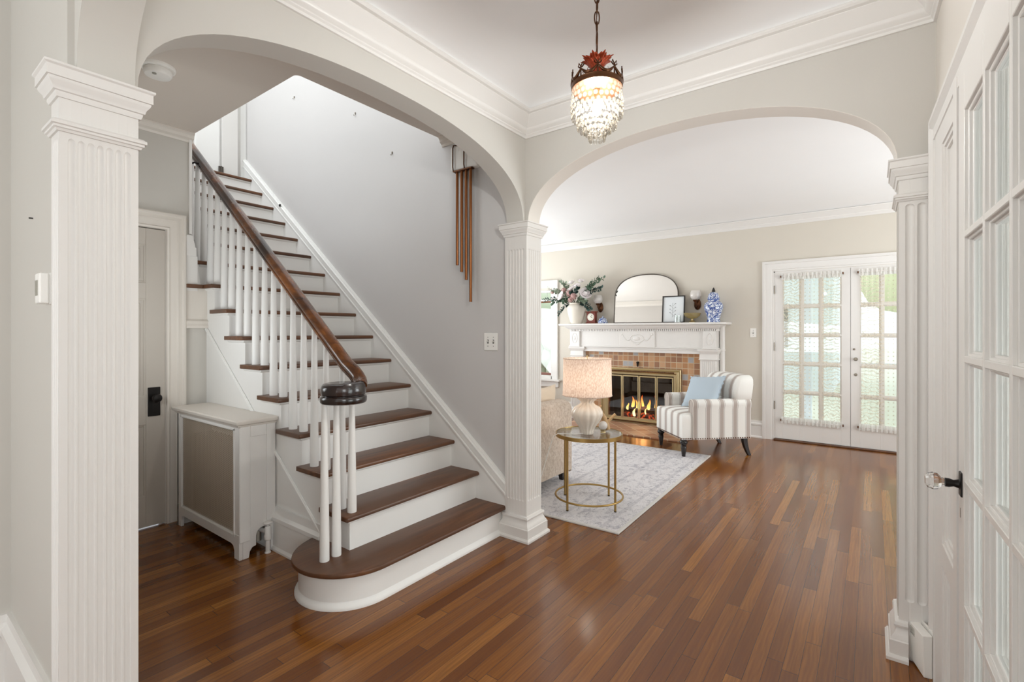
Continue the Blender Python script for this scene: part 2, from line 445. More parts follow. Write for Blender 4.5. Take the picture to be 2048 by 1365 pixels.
def china(name, sc=1.0):
    t = NT(name); v = t.coord()
    n = t.noise(v, 34*sc, 3, 0.6, dist=2.2)
    vo = t.n('ShaderNodeTexVoronoi', Vector=v, Scale=26.0*sc, _feature='DISTANCE_TO_EDGE').outputs[0]
    pat = t.math('MAXIMUM', t.math('GREATER_THAN', n, 0.53), t.math('LESS_THAN', vo, 0.07))
    c = t.mix(pat, lin((226,232,240)), lin((58,84,150)))
    return t.done(t.pbr(c, 0.15, 0, None, **{'Coat Weight': 0.4}))
M['china'] = china('blue_white_porcelain'); M['china_small'] = china('blue_white_porcelain_small', 1.3)
M['china_band'] = plain('porcelain_blue_band', (84,108,170), 0.15); M['china_white'] = plain('porcelain_white', (232,236,242), 0.15)

def grille_mat():
    """woven cane-work metal sheet: holes are really see-through"""
    t = NT('pierced_metal_sheet'); v = t.coord(); X, Y, Z = t.xyz(v)
    p = 0.0125
    a = t.math('DIVIDE', Y, p); b = t.math('DIVIDE', Z, p)
    fa = t.math('SUBTRACT', t.math('FRACT', a), 0.5)
    odd = t.math('MULTIPLY', t.math('FRACT', t.math('MULTIPLY', t.math('FLOOR', a), 0.5)), 1.0)
    fb = t.math('SUBTRACT', t.math('FRACT', t.math('ADD', b, odd)), 0.5)
    r = t.math('ADD', t.math('POWER', t.math('ABSOLUTE', fa), 2.0), t.math('POWER', t.math('ABSOLUTE', fb), 2.0))
    hole = t.math('LESS_THAN', r, 0.15)
    sh = t.pbr(lin((196,180,160)), 0.45)
    return t.done(t.n('ShaderNodeMixShader', i0=hole, i1=sh, i2=t.n('ShaderNodeBsdfTransparent').outputs[0]).outputs[0])
M['grille'] = grille_mat()

def flame_mat():
    t = NT('fire_flame'); v = t.coord(); X, Y, Z = t.xyz(v)
    f = t.math('DIVIDE', t.math('SUBTRACT', Z, 0.14), 0.26)
    c = t.ramp(f, [(0.0,lin((255,236,170))),(0.4,lin((255,190,90))),(0.8,lin((255,120,40))),(1.0,lin((200,60,20)))])
    return t.done(t.n('ShaderNodeEmission', Color=c, Strength=3.2).outputs[0])
M['flame'] = flame_mat()
def ember_mat():
    t = NT('ember_log'); v = t.coord()
    n = t.noise(v, 26, 4, 0.7)
    e = t.ramp(n, [(0.48,(0,0,0,1)),(0.62,lin((255,90,40))),(0.75,lin((255,150,90)))])
    return t.done(t.pbr(lin((52,34,28)), 0.9, 0, None, **{'Emission Color': e, 'Emission Strength': 1.3}))
M['ember'] = ember_mat()
M['log'] = plain('charred_log', (60,42,34), 0.9, bumpy=0.5, bscale=40)
# ------------------------------------------------------------------ the setting
def arch_pts(a0, a1, z0, z1, rise, e=2.25, n=40):
    """curve from (a0,z0) over to (a1,z1)"""
    out = []
    for i in range(n+1):
        th = PI - PI*i/n
        cx, sn = math.cos(th), math.sin(th)
        u = math.copysign(abs(cx)**(2/e), cx); w = abs(sn)**(2/e)
        t = (u+1)/2
        out.append((a0+(a1-a0)*t, z0+(z1-z0)*t + rise*w))
    return out
RA = math.radians(1.74)
MR = Matrix.Translation((2.53,-0.202,0)) @ Matrix.Rotation(RA, 4, 'Z')       # right wall: x along the wall, y into the hall
def MRp(x, y): p = MR @ Vector((x,y,0)); return (p.x, p.y)
MF = lambda p: Vector((6.65-p.y, p.x, p.z))                                   # living room far wall: x -> Y, y out from the wall
MD = lambda p: Vector((p.x, 3.88-p.y, p.z))                                   # closet wall: y out from the wall
ZC = 2.72

# floors
f = MB(); f.prism([(-3.4,-3.2),(6.75,-3.2),(6.75,6.2),(-3.4,6.2)], 'z', -0.06, 0.0)
struct(f.build('floor', M['floor'], smooth=0))
b = MB(); b.prism([(-60,-60),(70,-60),(70,70),(-60,70)], 'z', -0.65, -0.6)
struct(b.build('ground', M['lawn'], smooth=0))

# stair arch wall
pts = arch_pts(0.503, 2.508, 2.03, 2.0, 0.408, 2.3)
w = MB(); w.prism([(0.36,0.0),(0.503,0.0)] + pts + [(2.508,0.0),(2.53,0.0),(2.53,2.78),(0.36,2.78)], 'y', 1.77, 1.90)
struct(w.build('wall_left', M['wall']))
# living room arch wall
pts = arch_pts(1.752, -0.083, 2.0, 2.0, 0.40, 2.15)
w = MB(); w.prism([(1.77,0.0),(1.752,0.0)] + pts + [(-0.083,0.0),(-3.0,0.0),(-3.0,2.78),(1.77,2.78)], 'x', 2.53, 2.66)
struct(w.build('wall_front', M['wall']))
# stair wall, two storeys high
w = MB(); w.box(2.53,2.66,1.77,6.3,0,5.5)
struct(w.build('wall_stair', M['wall_stair'], smooth=0))
# wide arch the view looks through
pts = arch_pts(1.745, -0.16, 2.03, 2.0, 0.43, 2.3)
w = MB(); w.prism([(1.77,0.0),(1.745,0.0)] + pts + [(-0.16,0.0),(-3.1,0.0),(-3.1,2.78),(1.77,2.78)], 'x', 0.36, 0.49)
struct(w.build('wall_near', M['wall']))
# short wall behind the left column and the near room's walls
w = MB(); w.box(0.345,0.49,1.77,4.0,0,2.78)
struct(w.build('wall_side', M['wall'], smooth=0))
w = MB(); w.box(-3.4,0.345,2.58,2.7,0,2.78)
struct(w.build('wall_near_left', M['wall'], smooth=0))
w = MB(); w.prism([(-3.1,0),(2.7,0),(2.7,2.78),(-3.1,2.78)], 'x', -3.4, -3.28)
struct(w.build('wall_near_back', M['wall'], smooth=0))
w = MB(); w.box(-3.4,0.49,-3.2,-3.1,0,2.78)
struct(w.build('wall_near_right', M['wall'], smooth=0))

# right wall with the glazed entry door: hall side plane at MR y = 0
w = MB(MR); w.prism([(-2.2,0.0),(-1.60,0.0),(-1.60,2.035),(-0.27,2.035),(-0.27,0.0),(0.0,0.0),(0.0,2.78),(-2.2,2.78)], 'y', -0.12, 0.0)
struct(w.build('wall_right', M['trim_warm'], smooth=0))

# ceilings
w = MB(); w.box(0.36,2.66,-3.1,1.9,ZC,ZC+0.06)
struct(w.build('ceiling', M['ceiling'], smooth=0))
w = MB(); w.box(-3.4,0.36,-3.2,2.7,ZC,ZC+0.06)
struct(w.build('ceiling_near_room', M['ceiling'], smooth=0))
w = MB(); w.box(2.66,6.75,-3.2,6.2,ZC,ZC+0.06)
struct(w.build('ceiling_living_room', M['ceiling'], smooth=0))
rr = 0.03; cc = (1.425+rr, 2.515+rr)
corner = [(cc[0]+rr*math.cos(a), cc[1]+rr*math.sin(a)) for a in [PI+PI/2*i/6 for i in range(7)]]
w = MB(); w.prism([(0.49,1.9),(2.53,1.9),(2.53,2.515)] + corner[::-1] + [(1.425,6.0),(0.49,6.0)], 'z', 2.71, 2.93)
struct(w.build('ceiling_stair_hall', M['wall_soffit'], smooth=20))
# plaster coves under the ceilings
def cove(path, name, mat, o0, z0, o1, z1, closed=True):
    prof = [(o0,z0)] + [(o0+(o1-o0)*(1-math.cos(PI/2*i/8)), z0+(z1-z0)*math.sin(PI/2*i/8)) for i in range(1,9)] + [(o0, z1)]
    m = MB(); m.sweep(path, prof, closed, 0, 1)
    return struct(m.build(name, mat, smooth=60))
D = MRp(-2.04, 0)
hall = [(0.49,-0.262),(2.53,-0.202),(2.53,1.77),(0.49,1.77)]
cove(hall, 'trim_1', M['ceiling'], 0.09, 2.648, 0.34, ZC)
crown = [(0,2.53),(0.010,2.53),(0.013,2.540),(0.020,2.546),(0.020,2.552),(0.034,2.562),(0.040,2.574),(0.040,2.580),(0.090,2.634),(0.090,2.638),(0.103,2.642),(0.110,2.650),(0.110,2.660),(0,2.660)]
m = MB(); m.sweep(hall, crown, True, 0, 1)
struct(m.build('trim_2', M['trim'], smooth=30))
liv = [(2.66,-3.0),(6.65,-3.0),(6.65,5.9),(2.66,5.9)]
cl = [(0,2.595),(0.010,2.595),(0.015,2.607),(0.036,2.625),(0.038,2.632),(0.085,2.672),(0.100,2.680),(0.100,2.690),(0,2.690)]
m = MB(); m.sweep(liv, cl, True, 0, 1)
struct(m.build('trim_3', M['trim'], smooth=30))
cove(liv, 'trim_4', M['ceiling'], 0.085, 2.686, 0.30, ZC)

# closet wall, with its end beside the flight
w = MB(MD); w.prism([(0.49,0),(0.52,0),(0.52,2.005),(1.258,2.005),(1.258,0),(1.53,0),(1.53,1.62),(1.412,1.62),(1.412,2.71),(0.49,2.71)], 'y', -0.12, 0.0)
struct(w.build('wall_back', M['wall'], smooth=0))
w = MB(); w.box(1.37,1.412,3.95,5.35,1.6,2.93)
struct(w.build('wall_flight', M['white'], smooth=0))
# moulding along the top of the closet wall and the stair wall
cs = [(0,2.645),(0.008,2.645),(0.012,2.66),(0.03,2.672),(0.034,2.69),(0.044,2.70),(0.044,2.71),(0,2.71)]
m = MB(); m.sweep([(1.425,3.88),(0.49,3.88)], cs, False, 0, 1)
struct(m.build('trim_5', M['trim_warm'], smooth=30))
m = MB(); m.sweep([(2.53,1.90),(2.53,2.50)], cs, False, 0, 1)
struct(m.build('trim_6', M['trim_warm'], smooth=30))
# upright trim and shaped blocks at the closet wall's end, ledge moulding below the tread
m = MB(); m.box(1.398,1.416,3.862,4.02,2.0,2.70)
m.prism([(1.380,1.845),(1.442,1.845),(1.442,1.905),(1.434,1.908),(1.432,1.930),(1.418,1.990),(1.380,1.990)], 'y', 3.858, 3.9)
m.prism([(1.380,1.60),(1.452,1.60),(1.452,1.845),(1.380,1.845)], 'y', 3.866, 3.9)
struct(m.build('trim_7', M['trim'], smooth=30))
m = MB(); m.prism([(3.88,1.335),(3.852,1.335),(3.848,1.352),(3.856,1.366),(3.850,1.385),(3.868,1.40),(3.870,1.62),(3.88,1.62)], 'x', 1.378, 1.516)
struct(m.build('trim_8', M['trim_warm'], smooth=30))

# upstairs: landing, walls, ceiling
w = MB(); w.box(0.49,2.53,5.345,7.4,2.71,2.928)
struct(w.build('floor_upper', M['tread'], smooth=0))
w = MB(); w.box(-0.6,2.66,5.92,6.04,2.93,5.5)
struct(w.build('wall_upper_back', M['white'], smooth=0))
w = MB(); w.box(-0.6,2.66,1.78,1.9,2.93,5.5)
struct(w.build('wall_upper_front', M['white'], smooth=0))
w = MB(); w.box(-0.7,-0.6,1.78,6.04,2.93,5.5)
struct(w.build('wall_upper_left', M['white'], smooth=0))
w = MB(); w.box(-0.7,2.66,1.78,6.3,5.4,5.5)
struct(w.build('ceiling_upper', M['ceiling'], smooth=0))

# living room shell
w = MB(MF)
W0, W1, WZ0, WZ1 = 4.128, 4.95, 0.545, 1.985
DY0, DY1, DZ = -0.565, 0.965, 2.04
FY0, FY1, FZ = 2.16, 3.12, 0.70
def wall_with_holes(m, a0, a1, z1, holes, t):
    """holes: (a0,a1,z0,z1), sorted along the wall"""
    p = a0
    for h0,h1,q0,q1 in holes:
        m.box(p,h0,-t,0,0,z1)
        if q0 > 0: m.box(h0,h1,-t,0,0,q0)
        m.box(h0,h1,-t,0,q1,z1)
        p = h1
    m.box(p,a1,-t,0,0,z1)
wall_with_holes(w, -3.2, 6.2, 2.78, [(DY0,DY1,0,DZ),(FY0,FY1,0,FZ),(W0,W1,WZ0,WZ1)], 0.14)
struct(w.build('wall_far', M['wall_living'], smooth=0))
w = MB(); w.box(2.66,6.75,6.0,6.12,0,2.78)
struct(w.build('wall_living_left', M['wall_living'], smooth=0))
w = MB(); w.box(2.53,6.75,-3.2,-3.06,0,2.78)
struct(w.build('wall_living_right', M['wall_living'], smooth=0))

# baseboards
bp = [(0,0),(0.030,0),(0.030,0.012),(0.020,0.026),(0.018,0.150),(0.026,0.158),(0.026,0.176),(0.014,0.186),(0.012,0.212),(0,0.212)]
def baseboard(name, path, side=1, mat='trim', prof=bp):
    m = MB(); m.sweep(path, prof, False, 0, side); return struct(m.build(name, M[mat], smooth=30))
baseboard('baseboard_far', [(6.65,1.55),(6.65,1.085)], -1)
baseboard('baseboard_far_right', [(6.65,-0.687),(6.65,-3.0)], -1)
baseboard('baseboard_far_left', [(6.65,3.75),(6.65,5.9)], 1)
baseboard('baseboard_near', [(0.345,1.86),(0.345,2.58),(-1.5,2.58)], 1, 'trim', [(0,0),(0.03,0),(0.03,0.012),(0.02,0.026),(0.018,0.19),(0.03,0.2),(0.03,0.222),(0.014,0.238),(0.012,0.268),(0,0.268)])
baseboard('baseboard_stair', [(1.515,2.40),(1.515,3.88)], 1, 'white', [(0,0),(0.030,0),(0.030,0.012),(0.020,0.026),(0.018,0.170),(0.028,0.178),(0.028,0.200),(0.012,0.215),(0.010,0.258),(0,0.258)])

# ------------------------------------------------------------------ columns
def flute_ring(x0, x1, y0, y1, k, n, faces, seg=8):
    """rectangle outline with n flutes on the named faces; k = flute depth factor"""
    cor = [(x0,y0),(x1,y0),(x1,y1),(x0,y1)]; names = 'fr' 'bl'
    nr = [(0,-1),(1,0),(0,1),(-1,0)]; out = []
    for i in range(4):
        p, q = cor[i], cor[(i+1)%4]; L = math.hypot(q[0]-p[0], q[1]-p[1]); nn = n[i]
        out.append(p)
        if names[i] in faces and nn:
            mg = L*0.09; pitch = (L-2*mg)/nn; r = pitch*0.39
            for j in range(nn):
                c = mg+pitch*(j+0.5)
                for s in range(seg+1):
                    a = PI*s/seg; d = -r*math.cos(a)*min(1,max(k,0.02)**0.5); dep = r*0.62*math.sin(a)*k
                    u = (c+d)/L
                    out.append((p[0]+(q[0]-p[0])*u - nr[i][0]*dep, p[1]+(q[1]-p[1])*u - nr[i][1]*dep))
    return out
CAP = [(a*0.82,b) for a,b in [(0,-0.082),(0.006,-0.082),(0.010,-0.074),(0.010,-0.068),(0.016,-0.066),(0.019,-0.056),(0.027,-0.047),(0.030,-0.041),(0.030,-0.037),(0.035,-0.036),(0.035,-0.010),(0.041,-0.006),(0.041,0.0),(0,0)]]
NECK = [(0,-0.030),(0.005,-0.030),(0.008,-0.024),(0.012,-0.022),(0.012,-0.016),(0.017,-0.014),(0.017,-0.006),(0.010,0.0),(0,0.0)]
BASE = [(0,0),(0.042,0),(0.042,0.012),(0.034,0.022),(0.030,0.022),(0.030,0.076),(0.026,0.080),(0.024,0.088),(0.016,0.100),(0.010,0.116),(0.009,0.124),(0.014,0.127),(0.016,0.136),(0.012,0.146),(0.004,0.149),(0,0.152)]
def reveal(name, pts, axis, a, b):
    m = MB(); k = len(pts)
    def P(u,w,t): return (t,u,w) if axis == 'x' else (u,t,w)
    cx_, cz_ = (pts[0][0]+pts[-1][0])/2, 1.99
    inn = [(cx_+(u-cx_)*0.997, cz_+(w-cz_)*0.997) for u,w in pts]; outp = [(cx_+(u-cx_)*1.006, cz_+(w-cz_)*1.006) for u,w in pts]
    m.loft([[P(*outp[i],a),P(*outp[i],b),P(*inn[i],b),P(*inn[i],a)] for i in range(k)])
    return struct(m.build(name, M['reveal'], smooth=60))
reveal('arch_lining_lightened', arch_pts(1.752,-0.083,2.0,2.0,0.40,2.15), 'x', 2.5304, 2.6596)  # thin added lining that carries the lightened colour over the living room arch soffit
def column(label, x0, x1, y0, y1, ztop, neck, n, faces, zf0, zf1, base_path=None):
    t = thing('column', label, 'column', ((x0+x1)/2,(y0+y1)/2,0), 0, 'fluted columns between hall arches', 'thing')
    m = MB(); lv = []
    def R(z, k): lv.append([(p[0],p[1],z) for p in flute_ring(x0,x1,y0,y1,k,n,faces)])
    R(0.0,0); R(zf0-0.001,0)
    for d, k in ((0,0.05),(0.003,0.5),(0.007,0.85),(0.012,1.0)): R(zf0+d,k)
    for d, k in ((0.012,1.0),(0.007,0.85),(0.003,0.5),(0,0.05)): R(zf1-d,k)
    R(zf1+0.001,0); R(ztop,0)
    m.loft(lv); m.build('shaft', M['trim'], t, smooth=28)
    rect = [(x0,y0),(x1,y0),(x1,y1),(x0,y1)]
    m = MB(); m.sweep(rect, CAP, True, ztop, -1); m.build('capital', M['trim'], t, smooth=30)
    m = MB()
    if base_path: m.sweep(base_path, BASE, False, 0, -1)
    else: m.sweep(rect, BASE, True, 0, -1)
    m.build('base', M['trim'], t, smooth=30)
    if neck:
        m = MB(); m.sweep(rect, NECK, True, neck, -1); m.build('neck_moulding', M['trim'], t, smooth=30)
    return t
column('tall white fluted column nearest the camera, beside the thermostat wall', 0.322, 0.497, 1.74, 1.822, 2.018, 1.876, (7,3,6,3), 'fbl', 0.26, 1.832)
column('white fluted column at the foot of the staircase, where the two arches meet', 2.50, 2.668, 1.74, 1.908, 2.0, None, (6,6,6,6), 'frl', 0.24, 1.835)
column('white fluted column beside the glazed entry door, above the plastic floor box', 2.50, 2.69, -0.265, -0.085, 2.0, 1.862, (6,5,5,4), 'bl', 0.23, 1.82, [(2.69,-0.085),(2.50,-0.085),(2.50,-0.1145)])

# ------------------------------------------------------------------ entry door wall (right)
m = MB(MR)
cas = [(0,0.0),(0.0,0.026),(0.006,0.030),(0.030,0.030),(0.036,0.024),(0.046,0.024),(0.060,0.032),(0.075,0.020),(0.150,0.020),(0.156,0.026),(0.165,0.026),(0.170,0.014),(0.212,0.014),(0.212,0.0)]
def casing(m, s_out, z_out, s_in_sign, prof, zbot=0.0, s_other=None):
    """mitred casing in the wall plane; prof (inward distance, off)"""
    rings = []
    for d,o in prof: pass
    path = [(s_out, zbot, s_in_sign, 0), (s_out, z_out, s_in_sign, -1)]
    if s_other is not None: path += [(s_other, z_out, -s_in_sign, -1), (s_other, zbot, -s_in_sign, 0)]
    for s, z, sx, sz in path: rings.append([(s+sx*d, o, z+sz*d) for d,o in prof])
    m.loft(rings)
casing(m, -0.045, 2.125, -1, [(d*0.62,o) for d,o in cas], 0.0, -1.74)
struct(m.build('trim_9', M['trim'], smooth=30))
# side panel between casing and door
m = MB(MR)
def grid_frame(m, xs, zs, y0, y1):
    """stiles and rails around openings xs[1]-xs[2], xs[3]-xs[4].. / zs likewise"""
    for i in range(0, len(xs), 2): m.box(xs[i], xs[i+1], y0, y1, zs[0], zs[-1])
    for j in range(0, len(zs), 2):
        for i in range(1, len(xs)-1, 2): m.box(xs[i], xs[i+1], y0, y1, zs[j], zs[j+1])
m.box(-0.655,-0.17,-0.05,0.004,0,2.035)
grid_frame(m, [-0.61,-0.585,-0.325,-0.17], [0,0.10,0.515,0.588,1.95,2.035], -0.02, 0.022)
for z0,z1 in ((0.10,0.515),(0.588,1.95)):
    for k,(e,y) in enumerate(((0.0,0.017),(0.012,0.011))):
        grid_frame(m, [-0.587,-0.573+e,-0.337-e,-0.323], [z0-0.002,z0+0.014+e,z1-0.014-e,z1+0.002], 0.0, y)
m.box(-0.665,-0.605,-0.06,0.03,0,2.035)          # door post
m.box(-1.60,-0.6,-0.06,0.028,2.003,2.035)
m.box(-0.72,-0.66,-0.06,-0.018,0,2.035); m.box(-1.60,-0.66,-0.06,-0.018,1.985,2.003); m.box(-1.60,-1.50,-0.06,-0.018,0,2.0)
struct(m.build('trim_10', M['trim'], smooth=30))

def french_door(name, F, s0, s1, z0, z1, stile, top, bot, ncol, nrow, y0, y1, mun=0.022, flip=False):
    """glazed door leaf; returns the frame (door_n); s0 and s1 are its edges, y0..y1 its thickness"""
    gx0, gx1, gz0, gz1 = s0+stile, s1-stile, z0+bot, z1-top
    pw, ph = (gx1-gx0)/ncol, (gz1-gz0)/nrow
    m = MB(F); ym = (y0+y1)/2
    def net(half, ya, yb, edge):
        xs = [s0, gx0+edge]; zs = [z0, gz0+edge]
        for i in range(1,ncol): xs += [gx0+pw*i-half, gx0+pw*i+half]
        for j in range(1,nrow): zs += [gz0+ph*j-half, gz0+ph*j+half]
        xs += [gx1-edge, s1]; zs += [gz1-edge, z1]
        grid_frame(m, xs, zs, ya, yb)
    net(mun*0.30, y0, y1, 0.0)
    net(mun*0.52, y0+0.006, y1-0.008, 0.008)
    net(mun*0.70, ym-0.006, ym+0.006, 0.013)
    d = m.build(name, M['trim'], smooth=0, bevel=0.0015, segs=1)
    g = MB(F); g.box(gx0,gx1,ym-0.002,ym+0.002,gz0,gz1)
    g.build('glass', M['glass'], d, smooth=0)
    return struct(d)
door = french_door('door_4', MR, -1.535, -0.697, 0.008, 2.0, 0.078, 0.10, 0.235, 3, 5, -0.014, 0.030, 0.03)
# glass door knob with iron rosette
def lathe_dir(prof, c, d, n=24, **k): return MB().lathe(prof, c, n, axis=d, **k)
kb = MR @ Vector((-0.738, 0.03, 0.895)); kd = (MR.to_3x3() @ Vector((0,1,0)))
kn = lathe_dir([(0.0,0),(0.017,0),(0.017,0.003),(0.012,0.006),(0.009,0.016),(0.012,0.026),(0.012,0.034),(0.0,0.036)], kb, kd).build('door_knob_shank', M['black_metal'], door, smooth=40)
kg = lathe_dir([(0.0,0.036),(0.011,0.036),(0.013,0.042),(0.022,0.050),(0.0245,0.060),(0.021,0.070),(0.012,0.076),(0.0,0.076)], kb, kd, 12).build('door_knob', M['clear_glass'], door, smooth=0)
m = MB(MR); m.box(-0.755,-0.721,0.028,0.034,0.862,0.928); m.build('door_knob_plate', M['black_metal'], door, smooth=0, bevel=0.003)
m = MB(MR); m.box(-0.7265,-0.7195,0.0295,0.0305,0.80,0.826); m.build('keyhole', M['hinge'], door, smooth=0)
struct(door)

# entry vestibule beyond the glazed door
w = MB(MR); w.box(-2.9,0.3,-1.75,-1.65,0,2.78)
struct(w.build('wall_vestibule', M['trim'], smooth=0))
w = MB(MR); w.box(-0.02,0.0,-1.7,-0.12,0,2.78)
struct(w.build('wall_vestibule_side', M['trim'], smooth=0))
w = MB(MR); w.box(-2.2,-2.1,-1.7,-0.12,0,2.78)
struct(w.build('wall_vestibule_near', M['trim'], smooth=0))

# ------------------------------------------------------------------ closet door
m = MB(MD)
m.box(0.50,1.258,-0.05,-0.008,0.012,2.0)
xs = [0.50,0.61,0.84,0.918,1.148,1.258]; zs = [0.012,0.218,0.691,0.883,1.528,1.634,1.889,2.0]
grid_frame(m, xs, zs, -0.03, 0.004)
for i in (1,3):
    for j in (1,3,5):
        x0,x1,z0,z1 = xs[i],xs[i+1],zs[j],zs[j+1]
        grid_frame(m, [x0-0.002,x0+0.010,x1-0.010,x1+0.002], [z0-0.002,z0+0.010,z1-0.010,z1+0.002], -0.02, -0.001)
        m.box(x0+0.030,x1-0.030,-0.02,-0.003,z0+0.030,z1-0.030)
cd = struct(m.build('door_1', M['door_grey'], smooth=0, bevel=0.002, segs=1))
m = MB(MD); m.box(1.158,1.228,0.004,0.012,0.745,0.938); pl = m.build('door_plate', M['black_metal'], cd, smooth=0, bevel=0.003)
lathe_dir([(0,0.01),(0.018,0.01),(0.013,0.018),(0.010,0.034),(0.014,0.042),(0.026,0.050),(0.029,0.062),(0.024,0.073),(0.010,0.078),(0,0.078)], (1.193,3.875,0.868), (0,-1,0)).build('door_knob', M['black_metal'], cd, smooth=40)
m = MB(MD); c2 = [(0,0),(0,0.026),(0.006,0.030),(0.018,0.030),(0.024,0.022),(0.034,0.022),(0.048,0.026),(0.056,0.016),(0.095,0.014),(0.100,0.020),(0.112,0.018),(0.114,0.0)]
casing(m, 1.378, 2.12, -1, c2, 0.0, 0.40)
struct(m.build('trim_11', M['trim_warm'], smooth=30))

# ------------------------------------------------------------------ living room french doors
m = MB(MF); c3 = [(0,0),(0,0.030),(0.01,0.034),(0.03,0.032),(0.034,0.024),(0.05,0.022),(0.10,0.020),(0.104,0.012),(0.122,0.010),(0.122,0.0)]
casing(m, 1.087, 2.165, -1, c3, 0.0, -0.687)
m.box(0.188,0.208,-0.056,-0.042,0.03,2.02); m.box(0.935,DY1,-0.08,-0.043,0,DZ); m.box(DY0,DY1,-0.08,-0.043,2.015,DZ); m.box(DY1-0.012,DY1,-0.14,0.0,0,DZ); m.box(DY0,DY0+0.012,-0.14,0.0,0,DZ); m.box(DY0,DY1,-0.14,0.0,DZ-0.012,DZ)
struct(m.build('trim_12', M['trim'], smooth=30))
m = MB(MF); m.box(DY0,DY1,-0.10,0.03,0.0,0.018)
struct(m.build('trim_13', M['tread'], smooth=0, bevel=0.006))
dl = french_door('door_2', MF, 0.200, 0.953, 0.022, 2.028, 0.083, 0.075, 0.225, 3, 5, -0.040, 0.0, 0.036)
dr = french_door('door_3', MF, -0.553, 0.196, 0.022, 2.028, 0.083, 0.075, 0.225, 3, 5, -0.040, 0.0, 0.036)
for z in (1.82,1.13,0.42):
    m = MB(MF); m.lathe([(0,0),(0.006,0),(0.006,0.10),(0,0.10)], (0.957,0.006,z-0.05), 10); m.build('hinge', M['hinge'], dl, smooth=40)
lathe_dir([(0,0),(0.018,0),(0.018,0.004),(0.010,0.006),(0.009,0.020),(0.018,0.028),(0.020,0.038),(0.013,0.046),(0,0.047)], (6.65,0.150,1.005), (-1,0,0)).build('door_knob', M['hinge'], dr, smooth=40)
lathe_dir([(0,0),(0.011,0),(0.011,0.006),(0.004,0.008),(0.004,0.018),(0,0.018)], (6.65,0.165,1.115), (-1,0,0)).build('thumb_latch', M['hinge'], dr, smooth=40)
lathe_dir([(0,0),(0.016,0),(0.015,0.006),(0.006,0.008),(0,0.008)], (6.65,0.150,0.83), (-1,0,0)).build('keyhole_plate', M['hinge'], dr, smooth=40)
# lace panels on rods
def lace(label, y0, y1, drift):
    t = thing('lace_curtain', label, 'curtain', (6.63,(y0+y1)/2,0.22), 0, 'lace panels on the double doors')
    m = MB()
    def fn(u, v):
        y = y0+(y1-y0)*u; z = 0.262+1.70*v
        amp = 0.004+0.007*abs(2*v-1)**3
        pinch = drift*math.sin(PI*v)
        return (6.632 - amp*math.sin(u*70+1.5*math.sin(7*v)) - 0.5*amp*math.sin(u*131), y + pinch*(u-0.5), z)
    m.surf(fn, 150, 36); m.build('lace_panel', M['lace'], t, smooth=180)
    for nm, z0, z1, ph in (('top_ruffle',1.935,2.005,0.3),('bottom_ruffle',0.215,0.29,1.1)):
        m = MB()
        def fr(u, v):
            y = y0-0.012+(y1-y0+0.024)*u
            return (6.628 - 0.008*math.sin(u*95+ph) - 0.005*math.sin(u*173), y, z0+(z1-z0)*v+0.003*math.sin(u*60))
        m.surf(fr, 170, 4); m.build(nm, M['lace'], t, smooth=180)
    for z in (1.972, 0.250):
        r = MB(); r.tube([(6.628,y0-0.015,z),(6.628,y1+0.015,z)], 0.004, 8); rod = r.build('rod', M['trim'], t, smooth=40)
        e = MB(); e.box(6.618,6.649,y1+0.012,y1+0.024,z-0.012,z+0.012); e.build('rod_bracket', M['bronze'], rod, smooth=0, bevel=0.002)
        e = MB(); e.box(6.618,6.649,y0-0.024,y0-0.012,z-0.012,z+0.012); e.build('rod_bracket', M['bronze'], rod, smooth=0, bevel=0.002)
lace('gathered white lace curtain on the left leaf of the double glazed doors', 0.285, 0.868, -0.03)
lace('gathered white lace curtain on the right leaf, beside the door knob', -0.468, 0.111, -0.03)

# ------------------------------------------------------------------ living room window
m = MB(MF)
casing(m, 4.008, 2.135, 1, [(d*0.98,o) for d,o in c3], 0.55, 5.07)
m.box(3.96,5.12,0.0,0.075,0.525,0.552); m.box(4.0,5.08,0.0,0.028,0.43,0.525)
struct(m.build('trim_14', M['trim'], smooth=30))
m = MB(MF)
m.box(W0,W0+0.035,-0.12,-0.02,WZ0,WZ1); m.box(W1-0.035,W1,-0.12,-0.02,WZ0,WZ1); m.box(W0,W1,-0.12,-0.02,WZ0,WZ0+0.05); m.box(W0,W1,-0.12,-0.02,WZ1-0.04,WZ1)
m.box(W0,W1,-0.10,-0.03,1.255,1.30); m.box(W0,W1,-0.09,-0.05,1.80,1.835)
for k in range(1,6): m.box(W0+k*0.137-0.003,W0+k*0.137+0.003,-0.078,-0.068,1.83,1.95)
win = struct(m.build('window_1', M['trim'], smooth=0, bevel=0.003, segs=1))
m = MB(MF); m.box(W0,W1,-0.072,-0.068,WZ0,WZ1); m.build('glass', M['glass'], win, smooth=0)
m = MB(MF); m.lathe([(0,0),(0.012,0),(0.012,0.7),(0,0.7)], (0,0,0), 10); 
bl = MB(); bl.tube([(6.70,W0+0.04,1.795),(6.70,W1-0.04,1.795)], 0.014, 10); bl.build('shade_roller', M['bronze'], win, smooth=40)

